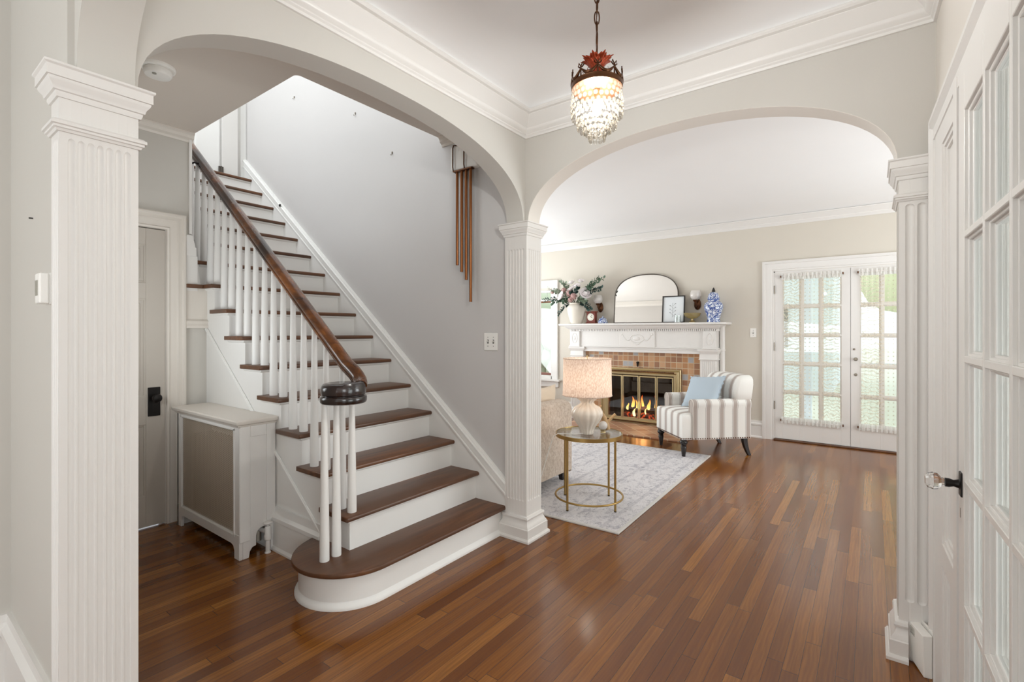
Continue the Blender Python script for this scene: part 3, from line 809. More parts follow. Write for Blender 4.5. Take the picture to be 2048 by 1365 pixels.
# small landing door and casing upstairs
m = MB()
m.box(1.90,1.955,5.885,5.92,2.93,4.95); m.box(1.955,2.02,5.875,5.92,2.93,5.0); m.box(2.47,2.53,5.47,5.55,2.93,5.2)
m.box(2.02,2.24,5.42,5.46,2.93,5.0)
struct(m.build('trim_15', M['white'], smooth=0, bevel=0.004))
m = MB(); m.box(2.262,2.42,5.42,5.455,2.955,4.95)
ld = struct(m.build('door_5', M['trim'], smooth=0, bevel=0.003))
m = MB(); m.box(2.228,2.247,5.405,5.42,2.945,3.02); m.box(2.252,2.272,5.405,5.42,2.945,3.02); m.lathe([(0,0),(0.006,0),(0.006,0.08),(0,0.08)],(2.25,5.402,2.943),8)
m.build('hinge', M['pewter'], ld, smooth=30)
# ------------------------------------------------------------------ staircase
RIS, RUN, Y0 = 0.183, 0.2258, 1.937
XL, XR = 1.515, 2.505
def ry(n): return Y0 + RUN*(n-1)          # riser plane n = 1..16
st = thing('staircase', 'straight white staircase with dark stained treads rising to the upper floor', 'staircase', (2.0,1.95,0))
def tread_prof(n):
    y0, y1, z = ry(n)-0.033, ry(n+1)+0.004, RIS*n
    return [(y1,z-0.027),(y0+0.010,z-0.027),(y0+0.003,z-0.023),(y0,z-0.0135),(y0+0.003,z-0.004),(y0+0.010,z),(y1,z)]
for n in range(2, 17):
    m = MB(); xl = 1.482 if n < 10 else 1.452
    if n == 16:
        y0, z = ry(16)-0.033, RIS*16
        m.prism([(5.46,z-0.027),(y0+0.010,z-0.027),(y0+0.003,z-0.023),(y0,z-0.0135),(y0+0.003,z-0.004),(y0+0.010,z),(5.46,z)], 'x', xl, XR)
    else: m.prism(tread_prof(n), 'x', xl, XR)
    m.build('tread', M['tread'], st, smooth=40, bevel=0.003, segs=2)
# extra ledge of tread nine along the closet wall
m = MB(); z = RIS*9; m.prism([(1.378,3.848),(1.482,3.848),(1.482,3.90),(1.378,3.90)], 'z', z-0.027, z)
m.build('tread_return', M['tread'], st, smooth=0, bevel=0.004)
# rounded starting tread and riser
BC, BR = (1.5417,2.19), 0.253
def bull(r, ext):
    a = [(XR,BC[1]-r)] + [(BC[0]+r*math.cos(t), BC[1]+r*math.sin(t)) for t in [-PI/2-PI*i/28 for i in range(29)]] + [(XR,BC[1]+r)]
    return a
rings = []
for ins, z in ((0.010,RIS-0.028),(0.003,RIS-0.024),(0.0,RIS-0.014),(0.003,RIS-0.004),(0.010,RIS)):
    rings.append([(x,y,z) for x,y in bull(BR+0.033-ins,0)])
m = MB(); m.loft(rings); m.build('tread', M['tread'], st, smooth=40)
m = MB(); m.prism(bull(BR,0), 'z', 0.0, RIS-0.027); m.build('riser', M['white'], st, smooth=40)
m = MB()
rings = [[(x,y,z) for x,y in bull(BR+o,0)] for o,z in ((0.0,0.0),(0.018,0.0),(0.018,0.010),(0.013,0.019),(0.004,0.026),(0.0,0.034))]
m.loft(rings); m.build('shoe_moulding', M['white'], st, smooth=30)
for n in range(2, 17):
    m = MB(); m.box(XL if n < 10 else 1.456, XR, ry(n), ry(n)+0.02, RIS*(n-1), RIS*n-0.026)
    m.build('riser', M['white'], st, smooth=0)
m = MB()
for n in range(2, 17):
    m.prism([(ry(n),RIS*n-0.044),(ry(n)-0.012,RIS*n-0.036),(ry(n)-0.014,RIS*n-0.026),(ry(n),RIS*n-0.026)], 'x', XL-0.014, XR)
    if n < 10: m.prism([(XL,RIS*n-0.044),(XL-0.012,RIS*n-0.036),(XL-0.014,RIS*n-0.026),(XL,RIS*n-0.026)], 'y', ry(n), ry(n+1))
m.build('scotia', M['white'], st, smooth=30)
# open side of the flight
poly = [(ry(2)+0.004,0.0)]
for n in range(2, 10): poly += [(ry(n)+0.004,RIS*n-0.027),(ry(n+1)+0.004 if n < 9 else 3.90,RIS*n-0.027)]
poly += [(3.90,0.0)]
m = MB(); m.prism(poly, 'x', XL+0.001, XL+0.03); m.build('stringer', M['white'], st, smooth=0)
pa, pb = (2.395,0.20), (3.87,1.335)
m = MB(); d = Vector((pb[0]-pa[0],pb[1]-pa[1])).normalized(); nn = Vector((-d.y,d.x))
def strip(o0,o1): return [(pa[0]+nn.x*o0,pa[1]+nn.y*o0),(pb[0]+nn.x*o0,pb[1]+nn.y*o0),(pb[0]+nn.x*o1,pb[1]+nn.y*o1),(pa[0]+nn.x*o1,pa[1]+nn.y*o1)]
m.prism(strip(-0.018,0.010), 'x', XL-0.009, XL); m.prism(strip(-0.012,0.004), 'x', XL-0.014, XL)
m.build('stringer_moulding', M['white'], st, smooth=0, bevel=0.004)
# upper flight's inner side
poly = [(3.9,1.60)]
for n in range(10, 17): poly += [(ry(n),RIS*n-0.027),(ry(n+1),RIS*n-0.027)]
poly += [(ry(17),2.72),(5.40,2.6)]
m = MB(); m.prism(poly, 'x', 1.46, 1.49); m.build('stringer', M['white'], st, smooth=0)
# skirt board on the wall side
sl = RIS/RUN
def skirt(lo, hi): return [(1.905,0.345+lo+sl*0.0),(5.47,0.345+lo+0.797*(5.47-1.905)),(5.47,0.345+hi+0.797*(5.47-1.905)),(1.905,0.345+hi)]
m = MB(); m.prism([(1.905,0.0)]+[(5.47,2.6)]+skirt(0,-0.095)[1:2]+[(5.47,0.25+0.797*(5.47-1.905)),(1.905,0.25)], 'x', XR, 2.53)
m.build('wall_skirt', M['white'], st, smooth=0)
m = MB()
for lo,hi,x in ((-0.105,0.0,XR-0.004),(-0.096,-0.080,XR-0.012),(-0.068,-0.012,XR-0.010),(-0.030,-0.016,XR-0.015)):
    m.prism(skirt(lo,hi), 'x', x, 2.53)
m.build('skirt_cap_moulding', M['white'], st, smooth=0, bevel=0.003)
m = MB(); m.box(XR-0.022,XR-0.014,4.675,4.70,2.545,2.565); m.build('skirt_clip', M['black_metal'], st, smooth=0)

# ------------------------------------------------------------------ railing
rl = thing('stair_railing', 'worn dark wooden handrail with white balusters on the open side of the stairs', 'railing', (1.55,2.2,RIS))
XB = 1.548
def rail_z(y): return 1.106 + 0.797*(y-2.197)
path = [(XB,5.3,rail_z(5.3)),(XB,4.6,rail_z(4.6)),(XB,3.8,rail_z(3.8)),(XB,3.0,rail_z(3.0)),(XB,2.5,rail_z(2.5)),(XB,2.30,rail_z(2.30)),(XB,2.24,rail_z(2.24))]
VC, VR = (1.460,2.135), 0.080
ez = []
for i in range(0, 19):
    a = math.radians(18 - i*16)
    k = min(1.0, i/5.0); zz = 1.028 + (rail_z(2.19)-1.028)*(1-k)**1.6
    R = VR + 0.006*(1-k)
    ez.append((VC[0]+R*math.cos(a), VC[1]+R*math.sin(a), zz))
half = [(0.0,-0.036),(0.020,-0.036),(0.024,-0.030),(0.024,-0.022),(0.019,-0.016),(0.021,-0.010),(0.031,-0.004),(0.034,0.006),(0.031,0.018),(0.022,0.029),(0.010,0.035),(0.0,0.036)]
prof = half + [(-a,b) for a,b in half[::-1][1:-1]]
m = MB(); m.rail(path+ez[:5], prof); m.build('handrail', M['rail'], rl, smooth=35)
m = MB(); m.rail(ez[4:10], [(a*0.80,b*0.9+0.002) for a,b in ((-0.030,-0.030),(0.030,-0.030),(0.035,-0.012),(0.035,0.012),(0.026,0.028),(0.010,0.034),(-0.010,0.034),(-0.026,0.028),(-0.035,0.012),(-0.035,-0.012))])
vol = m.build('volute', M['rail_dark'], rl, smooth=35)
m = MB(); m.lathe([(0,0.953),(0.100,0.953),(0.109,0.957),(0.113,0.966),(0.113,0.982),(0.110,0.989),(0.102,0.992),(0.101,0.997),(0.0,0.997)], (VC[0],VC[1],0), 48)
m.lathe([(0,0.99),(0.100,0.992),(0.107,0.999),(0.1085,1.012),(0.1085,1.030),(0.105,1.042),(0.096,1.050),(0.080,1.054),(0.03,1.054),(0,1.054)], (VC[0],VC[1],0), 48)
m.build('volute_cap', M['rail_dark'], rl, smooth=35)
BAL = []
def baluster(x, y, z0, z1):
    h = z1-z0
    m = MB(); pr = [(0,0),(0.0235,0),(0.0240,0.006),(0.0235,0.10)] + [(0.0235-0.0098*t, 0.10+(h-0.10)*t) for t in (0.2,0.4,0.6,0.8,1.0)] + [(0,h)]
    m.lathe(pr, (0,0,0), 16)
    o = m.build('baluster', M['white'], rl, smooth=40, local=True)
    o.location = Vector((x,y,z0)) - rl.matrix_basis.translation
    return o
for (x,y) in ((1.374,2.167),(1.444,2.172)): baluster(x, y, RIS, 0.96)
baluster(1.55, 2.193, 2*RIS, 0.97); baluster(1.55, 2.281, 2*RIS, rail_z(2.281)-0.035)
for n in range(3, 15):
    for off in (0.037, 0.152):
        y = ry(n)+off
        baluster(XB, y, n*RIS, rail_z(y)-0.034)
m = MB(); m.tube([(1.425,4.10,2.545),(1.46,4.09,2.545),(1.50,4.05,2.57),(1.53,4.04,2.56)], 0.007, 8); m.build('rail_bracket', M['black_metal'], rl, smooth=40)

# ------------------------------------------------------------------ radiator cover
rc = thing('radiator_cover', 'cream painted radiator cabinet with woven metal grille beside the stairs', 'radiator cover', (1.40,3.35,0))
XF, YN, YF, ZT = 1.302, 2.900, 3.795, 0.77
m = MB()
# front frame: legs, rails
fp = [(YN,0),(YN+0.062,0),(YN+0.062,0.045),(YN+0.075,0.070),(YN+0.10,0.078),(YF-0.10,0.078),(YF-0.075,0.070),(YF-0.062,0.045),(YF-0.062,0),(YF,0),(YF,0.145),(YN,0.145)]
m.prism(fp, 'x', XF, XF+0.02)
m.box(XF,XF+0.02,YN-0.0005,YN+0.060,0.146,ZT); m.box(XF,XF+0.02,YF-0.07,YF,0.146,ZT); m.box(XF,XF+0.02,YN+0.0605,YF-0.0705,0.735,ZT)
for a,b,c,d in ((YN+0.052,YN+0.066,0.13,0.75),(YF-0.076,YF-0.064,0.13,0.75)): m.box(XF-0.005,XF+0.01,a,b,c,d)
m.box(XF-0.005,XF+0.01,YN+0.052,YF-0.064,0.127,0.140); m.box(XF-0.005,XF+0.01,YN+0.052,YF-0.064,0.738,0.750)
m.build('front_frame', M['trim'], rc, smooth=0, bevel=0.0025, segs=1)
m = MB(); m.box(XF+0.008,XF+0.010,YN+0.05,YF-0.06,0.13,0.75); m.build('grille', M['grille'], rc, smooth=0)
m = MB()
arch = [(1.44+0.042*math.cos(a), 0.115+0.042*math.sin(a)) for a in [PI*i/10 for i in range(11)]]
sp = [(XF+0.021,0),(XF+0.055,0),(XF+0.060,0.035),(XF+0.075,0.055),(1.398,0.060)] + arch[::-1] + [(1.482,0.0),(1.510,0.0),(1.510,ZT),(XF+0.021,ZT)]
m.prism(sp, 'y', YN, YN+0.018)
for a,b,c,d in ((XF+0.001,XF+0.06,0.1,ZT-0.001),(1.455,1.509,0.19,ZT-0.001),(XF+0.0605,1.4545,0.70,ZT-0.002)): m.box(a,b,YN-0.006,YN+0.002,c,d)
m.build('side_panel', M['trim'], rc, smooth=0, bevel=0.002, segs=1)
m = MB(); m.box(XF,1.51,YF-0.018,YF,0,ZT); m.build('side_panel', M['trim_warm'], rc, smooth=0)
m = MB(); rings = []
for o, z in ((0.0,ZT-0.012),(0.008,ZT-0.006),(0.012,ZT+0.004),(0.024,ZT+0.010),(0.028,ZT+0.020),(0.028,ZT+0.028),(0.022,ZT+0.034)):
    rings.append([(XF-o,YN-o,z),(1.513,YN-o,z),(1.513,YF+o,z),(XF-o,YF+o,z)])
m.loft(rings); m.build('top', M['trim_warm'], rc, smooth=30)
# the radiator's supply pipe and valve peeking out
rv = thing('radiator_valve', 'white painted pipe with valve wheel poking out of the radiator cabinet', 'valve', (1.455,2.885,0))
m = MB(); m.lathe([(0,0),(0.017,0),(0.017,0.006),(0.0125,0.010),(0.0125,0.075),(0.019,0.080),(0.021,0.105),(0.017,0.115),(0.017,0.150),(0.013,0.158),(0.0,0.158)], (1.455,2.880,0), 16)
m.tube([(1.455,2.880,0.125),(1.448,2.93,0.125),(1.445,2.99,0.125)], 0.014, 10)
m.build('pipe', M['trim'], rv, smooth=40)
m = MB(); m.lathe([(0,0.155),(0.007,0.155),(0.007,0.170),(0.022,0.172),(0.026,0.178),(0.022,0.184),(0.0,0.185)], (1.455,2.880,0), 16); m.build('valve_wheel', M['trim'], rv, smooth=40)
ra = thing('radiator', 'dark cast iron radiator just visible inside the cream cabinet', 'radiator', (1.42,3.35,0))
for k in range(12):
    y = 3.03+k*0.06
    m = MB(); m.tube([(1.38,y,0.03),(1.38,y,0.62),(1.47,y,0.62),(1.47,y,0.03)], 0.02, 8); m.build('section', M['hinge'], ra, smooth=40)

# ------------------------------------------------------------------ small wall and ceiling fittings
sd = thing('smoke_detector', 'round white smoke detector on the stair hall ceiling', 'smoke detector', (0.95,3.03,2.71))
m = MB(); m.lathe([(0,2.71),(0.080,2.71),(0.080,2.702),(0.076,2.694),(0.066,2.692),(0.0,2.692)], (0.95,3.03,0), 40); m.build('base_plate', M['plastic'], sd, smooth=40)
m = MB(); m.lathe([(0,2.692),(0.060,2.692),(0.064,2.686),(0.064,2.672),(0.057,2.660),(0.040,2.655),(0.0,2.655)], (0.95,3.03,0), 40); m.build('housing', M['plastic'], sd, smooth=40)
m = MB(); m.lathe([(0,2.656),(0.010,2.656),(0.010,2.653),(0,2.653)], (0.925,3.00,0), 16); m.build('test_button', M['plastic_grey'], sd, smooth=40)

th = thing('thermostat', 'white thermostat with small grey screen on the wall left of the near column', 'thermostat', (0.345,1.85,1.43))
m = MB(); m.box(0.318,0.345,1.828,1.88,1.386,1.474); m.build('backplate', M['plastic'], th, smooth=0, bevel=0.004)
m = MB(); m.box(0.298,0.319,1.826,1.878,1.388,1.472); m.build('housing', M['plastic'], th, smooth=0, bevel=0.004)
m = MB(); m.box(0.2965,0.300,1.842,1.868,1.410,1.452); m.build('screen', M['led'], th, smooth=0)
m = MB(); m.box(0.330,0.345,1.826,1.845,1.376,1.387); m.build('sensor', M['plastic'], th, smooth=0, bevel=0.003)
nl = MB(); nl.tube([(0.345,2.20,1.68),(0.335,2.202,1.68)], 0.0025, 6); tag(nl.build('nail', M['darkgrey'], smooth=40), 'small dark nail in the wall above the thermostat', 'nail')

ch = thing('door_chime', 'white door chime box with four long copper tubes on the stair wall', 'door chime', (2.51,2.25,2.5))
m = MB(); m.box(2.475,2.53,2.125,2.372,2.425,2.60); m.build('housing', M['plastic'], ch, smooth=0, bevel=0.014, segs=4)
for y in (2.335,2.172+0.06):
    m = MB(); m.tube([(2.50,y,2.612),(2.470,y,2.602),(2.462,y,2.58),(2.462,y,2.45),(2.467,y,2.425),(2.50,y,2.414)], 0.0045, 8); m.build('band', M['bronze'], ch, smooth=40)
m = MB(); m.box(2.466,2.50,2.17,2.338,2.416,2.424); m.build('band', M['bronze'], ch, smooth=0)
for y, z in ((2.316,1.772),(2.274,1.722),(2.233,1.665),(2.192,1.513)):
    m = MB(); m.lathe([(0.0075,z),(0.0098,z),(0.0098,2.425),(0,2.425),(0,z+0.02),(0.0075,z+0.02)], (2.487,y,0), 16); m.build('tube', M['copper'], ch, smooth=40)

def switch(label, F, s0, s1, z0, z1, n):
    p = F(Vector(((s0+s1)/2,0,(z0+z1)/2)))
    t = thing('light_switch', label, 'light switch', tuple(p), 0, 'toggle switch plates')
    m = MB(F); m.box(s0,s1,0,0.006,z0,z1); m.build('plate', M['plastic'], t, smooth=0, bevel=0.003)
    for i in range(n):
        c = s0+(s1-s0)*(i+0.5)/n if n > 1 else (s0+s1)/2
        if n == 2: c = (s0+s1)/2 + (i-0.5)*0.046
        zc = (z0+z1)/2
        m = MB(F); m.box(c-0.006,c+0.006,0.005,0.0068,zc-0.013,zc+0.013); m.build('toggle_slot', M['darkgrey'], t, smooth=0)
        m = MB(F); m.prism([(0.006,zc-0.006),(0.018,zc+0.006),(0.017,zc+0.011),(0.006,zc+0.006)], 'x', c-0.0035, c+0.0035); m.build('toggle', M['plastic'], t, smooth=0)
        m = MB(F)
        for dz in (-0.030,0.030): m.sphere((c,0.006,zc+dz), (0.003,0.002,0.003), 8, 6)
        m.build('screw', M['darkgrey'], t, smooth=40)
switch('white double toggle switch plate on the stair wall beside the column', lambda p: Vector((2.53-p.y,p.x,p.z)), 1.990, 2.106, 1.186, 1.302, 2)
switch('white single toggle switch plate on the living room wall left of the glazed doors', MF, 1.157, 1.227, 1.24, 1.352, 1)

for y,z,lab in ((4.495,3.57,'small picture hook left on the stair wall, highest of three'),(3.53,3.154,'small picture hook left on the stair wall, middle of three'),(3.052,2.715,'small picture hook left on the stair wall, lowest of three')):
    m = MB(); m.tube([(2.53,y,z+0.014),(2.522,y,z+0.014),(2.522,y,z-0.006),(2.515,y,z-0.012),(2.509,y,z-0.004)], 0.0025, 6); m.box(2.524,2.53,y-0.005,y+0.005,z+0.004,z+0.02)
    tag(m.build('picture_hook', M['hinge'], smooth=40), lab, 'hook', 'picture hooks on the stair wall')
# white box at floor level by the right column
rb = thing('baseboard_box', 'white angled plastic box at floor level beside the right column', 'wall box', (2.45,-0.15,0))
A = Vector((2.512,-0.1152)); Bv = Vector((2.405,-0.152)); dd = (Bv-A).normalized(); nv = Vector((dd.y,-dd.x))
if nv.y > 0: nv = -nv
def bp2(u, w, z): q = A + dd*u + nv*w; return (q.x,q.y,z)
L = (Bv-A).length
m = MB(); m.loft([[bp2(0.0,0.004,0.012),bp2(L,0.004,0.0),bp2(L+0.004,0.030,0.0),bp2(0.0,0.030,0.0)],[bp2(0.0,0.0,0.155),bp2(L,0.0,0.158),bp2(L+0.004,0.030,0.163),bp2(0.0,0.030,0.163)]])
m.build('front', M['plastic'], rb, smooth=0, bevel=0.003)
m = MB(); m.loft([[bp2(-0.004,0.034,0),bp2(L+0.010,0.034,0),bp2(L+0.010,0.042,0),bp2(-0.004,0.042,0)],[bp2(-0.004,0.034,0.172),bp2(L+0.010,0.034,0.172),bp2(L+0.010,0.042,0.172),bp2(-0.004,0.042,0.172)]])
m.build('backplate', M['plastic'], rb, smooth=0, bevel=0.002)
m = MB()
for k in range(5):
    z = 0.118+k*0.006; m.loft([[bp2(0.018,-0.0006,z),bp2(0.05,-0.0006,z),bp2(0.05,0.002,z),bp2(0.018,0.002,z)],[bp2(0.018,-0.0006,z+0.002),bp2(0.05,-0.0006,z+0.002),bp2(0.05,0.002,z+0.002),bp2(0.018,0.002,z+0.002)]])
m.build('vent_slots', M['plastic_grey'], rb, smooth=0)

# ------------------------------------------------------------------ chandelier
CX, CY = 1.545, 0.775
cz = lambda z: z
cd_ = thing('chandelier', 'small crystal basket chandelier with red gilt crown hanging on a chain', 'chandelier', (CX,CY,ZC))
m = MB(); m.lathe([(0,ZC),(0.055,ZC),(0.055,ZC-0.006),(0.035,ZC-0.02),(0.012,ZC-0.03),(0.0,ZC-0.03)], (CX,CY,0), 24); m.build('ceiling_canopy', M['bronze'], cd_, smooth=40)
zt = ZC-0.03; k = 0; ZB = 2.262
LK = 0.040
while zt > ZB:
    big = abs(zt-2.365) < 0.02
    r = 0.0135 if big else 0.0085; hl = LK*0.62 if big else LK*0.55
    pts = []
    for i in range(20):
        a = 2*PI*i/20; x = r*math.cos(a); zz = math.copysign(min(abs(math.sin(a))*hl*1.15, hl), math.sin(a))
        pts.append((CX+(x if k%2 == 0 or big else 0), CY+(0 if k%2 == 0 or big else x), zt-hl+zz))
    rot = math.radians(35)
    pts = [(CX+(p[0]-CX)*math.cos(rot)-(p[1]-CY)*math.sin(rot), CY+(p[0]-CX)*math.sin(rot)+(p[1]-CY)*math.cos(rot), p[2]) for p in pts]
    m = MB(); m.tube(pts, 0.0022, 6, closed=True); m.build('chain_link', M['bronze'], cd_, smooth=60)
    zt -= 2*hl-0.007; k += 1
m = MB(); m.tube([(CX+0.003*math.sin(i), CY+0.003*math.cos(i*1.3), ZC-0.03-(ZC-0.03-2.26)*i/14) for i in range(15)], 0.0016, 6); m.build('cord', M['bronze'], cd_, smooth=60)
# leaf crown at the top
m = MB(); m.lathe([(0,2.275),(0.010,2.275),(0.014,2.262),(0.012,2.250),(0.016,2.240),(0.020,2.226),(0.012,2.218),(0.009,2.205),(0.015,2.198),(0.016,2.190),(0.0,2.188)], (CX,CY,0), 20); m.build('stem', M['red_bronze'], cd_, smooth=40)
for i in range(8):
    a = 2*PI*i/8+0.2; ca, sa = math.cos(a), math.sin(a)
    m = MB()
    def leaf(u, v):
        w = 0.005+0.021*min(1,v*1.4)**0.8*(1-0.5*v**5)
        top = 1-0.16*(abs(u-0.5)*2)**2+0.035*math.cos((u-0.5)*19)
        vv = v*top; rad = 0.011+0.022*vv+0.020*vv**3; z = 2.206+0.066*vv-0.012*max(0,vv-0.75)*4*0.5
        x = (u-0.5)*2*w; rad -= 0.012*(abs(u-0.5)*2)**2-0.003*math.cos((u-0.5)*20)*v
        return (CX+rad*ca-x*sa, CY+rad*sa+x*ca, z)
    m.surf(leaf, 14, 10); m.build('crown_leaf', M['red_bronze'], cd_, smooth=60, solid=0.002)
# pierced band with bows and swags
RB, ZR = 0.0865, 2.168
m = MB(); m.lathe([(RB-0.003,ZR-0.010),(RB+0.001,ZR-0.010),(RB+0.003,ZR-0.004),(RB+0.001,ZR+0.002),(RB+0.003,ZR+0.008),(RB,ZR+0.010),(RB-0.003,ZR+0.010)], (CX,CY,0), 64)
for q in range(3): m.tube([(CX,CY,ZR),(CX+RB*math.cos(q*2.094),CY+RB*math.sin(q*2.094),ZR)], 0.002, 6)
m.tube([(CX,CY,2.19),(CX,CY,2.155)], 0.006, 8)
m.build('band', M['bronze'], cd_, smooth=40)
NB = 9
for i in range(NB):
    a0 = 2*PI*i/NB+0.15; a1 = a0+2*PI/NB
    P = lambda a, z, r=RB: (CX+r*math.cos(a), CY+r*math.sin(a), z)
    m = MB(); m.tube([P(a0,ZR+0.006),P(a0,ZR+0.024),P(a0,ZR+0.042)], [0.003,0.0022,0.003], 6)
    for sgn in (-1,1): m.tube([P(a0,ZR+0.040), P(a0+sgn*0.10,ZR+0.053), P(a0+sgn*0.14,ZR+0.043), P(a0+sgn*0.06,ZR+0.037), P(a0,ZR+0.040)], 0.0022, 6)
    m.build('bow', M['bronze'], cd_, smooth=60)
    m = MB(); m.tube([P(a0+(a1-a0)*t/10, ZR+0.034-0.022*math.sin(PI*t/10)) for t in range(11)], [0.002+0.0045*math.sin(PI*t/10) for t in range(11)], 6); m.build('swag', M['bronze'], cd_, smooth=60)
# lamp inside
m = MB(); m.lathe([(0,2.16),(0.011,2.16),(0.011,2.12),(0,2.12)], (CX,CY,0), 12); m.build('socket', M['brass'], cd_, smooth=40)
m = MB(); m.sphere((CX,CY,2.092), (0.016,0.016,0.027), 14, 10); m.build('bulb', M['bulb'], cd_, smooth=60)
# crystal tiers
cry = []
tiers = [(0.0855,2.148,30),(0.0870,2.128,30),(0.0895,2.107,30),(0.0895,2.086,30),(0.0875,2.066,28),(0.0730,2.084,24),(0.0720,2.064,24),(0.0700,2.044,24),(0.0670,2.026,22),(0.0520,2.050,16),(0.0500,2.030,16),(0.0470,2.011,16),(0.0340,2.018,11),(0.0310,1.999,10),(0.0270,1.984,9)]
for ti,(r,z,n) in enumerate(tiers):
    for i in range(n): cry.append((r, 2*PI*(i+0.5*(ti%2))/n, z+0.0015*math.sin(i*2.3)))
cam_a = math.atan2(-CY, -CX)
cry.sort(key=lambda q: -(q[0]*math.cos(q[1]-cam_a)))
gem = MB(); gem.sphere((0,0,0), (0.0035,0.0082,0.0088), 8, 6)
proto = None; rest = MB()
for i,(r,a,z) in enumerate(cry):
    p = Vector((CX+r*math.cos(a), CY+r*math.sin(a), z)); R = Matrix.Rotation(a, 4, 'Z')
    if i < 98:
        if proto is None:
            proto = gem.build('crystal', M['crystal'], cd_, smooth=0, local=True); o = proto
        else:
            o = proto.copy(); COL.objects.link(o); o.parent = cd_
        o.location = p - Vector((CX,CY,ZC)); o.rotation_euler = (0,0,a)
    else:
        rest.sphere(p, (0.0035,0.0082,0.0088), 8, 6, R)
o = rest.build('crystal_drops', M['crystal'], cd_, smooth=0); o['kind'] = 'stuff'
# a few clear drops around the leaf crown
for i in range(8):
    a = 2*PI*i/8+0.6
    m = MB(); m.lathe([(0,0.010),(0.004,0.004),(0.005,-0.002),(0,-0.009)], (CX+0.047*math.cos(a),CY+0.047*math.sin(a),2.222-0.01*(i%2)), 6)
    m.build('crown_drop', M['clear_glass'], cd_, smooth=0)
# ------------------------------------------------------------------ fireplace
fm = thing('fireplace_mantel', 'white carved mantelpiece with dentil row around the tiled fireplace', 'mantelpiece', (6.5,2.64,0))
YC = 2.64
def mir(m, fn):
    for s in (-1,1): fn(m, s)
def bx(m, s, a, b, y0, y1, z0, z1):
    p, q = sorted((YC+s*a, YC+s*b)); m.box(p,q,y0,y1,z0,z1)
m = MB(MF); rings = []
for o,z in ((0.0,1.392),(0.012,1.396),(0.02,1.402),(0.03,1.404),(0.034,1.412),(0.034,1.424),(0.030,1.430)):
    rings.append([(YC-1.165-o,-0.0,z),(YC+1.165+o,0.0,z),(YC+1.165+o,0.25+o,z),(YC-1.165-o,0.25+o,z)])
m.loft(rings); m.build('shelf', M['trim'], fm, smooth=30)
m = MB(MF); rings = []
for o,z in ((0.0,1.348),(0.01,1.352),(0.02,1.362),(0.045,1.378),(0.052,1.388),(0.052,1.393)):
    rings.append([(YC-1.07-o,0,z),(YC+1.07+o,0,z),(YC+1.07+o,0.19+o,z),(YC-1.07-o,0.19+o,z)])
m.loft(rings); m.build('bed_moulding', M['trim'], fm, smooth=30)
m = MB(MF); m.box(YC-1.065,YC+1.065,0,0.172,1.318,1.350)
x = YC-1.07
while x < YC+1.06:
    m.box(x,x+0.015,0.170,0.192,1.322,1.346); x += 0.026
m.build('dentil_row', M['trim'], fm, smooth=0)
m = MB(MF); m.box(YC-1.05,YC+1.05,0,0.155,1.085,1.320); m.box(YC-1.05,YC+1.05,0,0.165,1.085,1.10); m.box(YC-0.90,YC+0.90,0,0.16,1.10,1.108); m.build('frieze', M['trim'], fm, smooth=0, bevel=0.003)
m = MB(MF); m.box(YC-0.87,YC+0.87,0,0.140,1.02,1.085); m.box(YC-0.87,YC+0.87,0,0.150,1.062,1.085); m.build('architrave', M['trim'], fm, smooth=0, bevel=0.003)
m = MB(MF); m.box(YC-0.255,YC+0.255,0.15,0.170,1.092,1.320); m.build('centre_tablet', M['trim'], fm, smooth=0, bevel=0.003)
def oval(m, cx, cz, rx, rz, y, r=0.006):
    m.tube([(cx+rx*math.cos(2*PI*i/40),y,cz+rz*math.sin(2*PI*i/40)) for i in range(40)], r, 6, closed=True)
m = MB(MF); oval(m, YC, 1.215, 0.10, 0.055, 0.170)
m.sphere((YC,0.168,1.215), (0.055,0.010,0.03), 16, 8)
for s in (-1,1):
    m.tube([(YC+s*(0.10+0.115*t/8),0.170,1.200+0.075*(t/8)**2-0.05*math.sin(PI*t/8)*0.4) for t in range(9)], [0.008-0.004*t/8 for t in range(9)], 6)
    m.sphere((YC+s*0.222,0.170,1.272), (0.014,0.007,0.014), 10, 6)
    m.tube([(YC+s*0.05*t/5,0.170,1.140-0.012*math.cos(t*0.6)) for t in range(6)], 0.006, 6)
m.build('tablet_carving', M['trim'], fm, smooth=60)
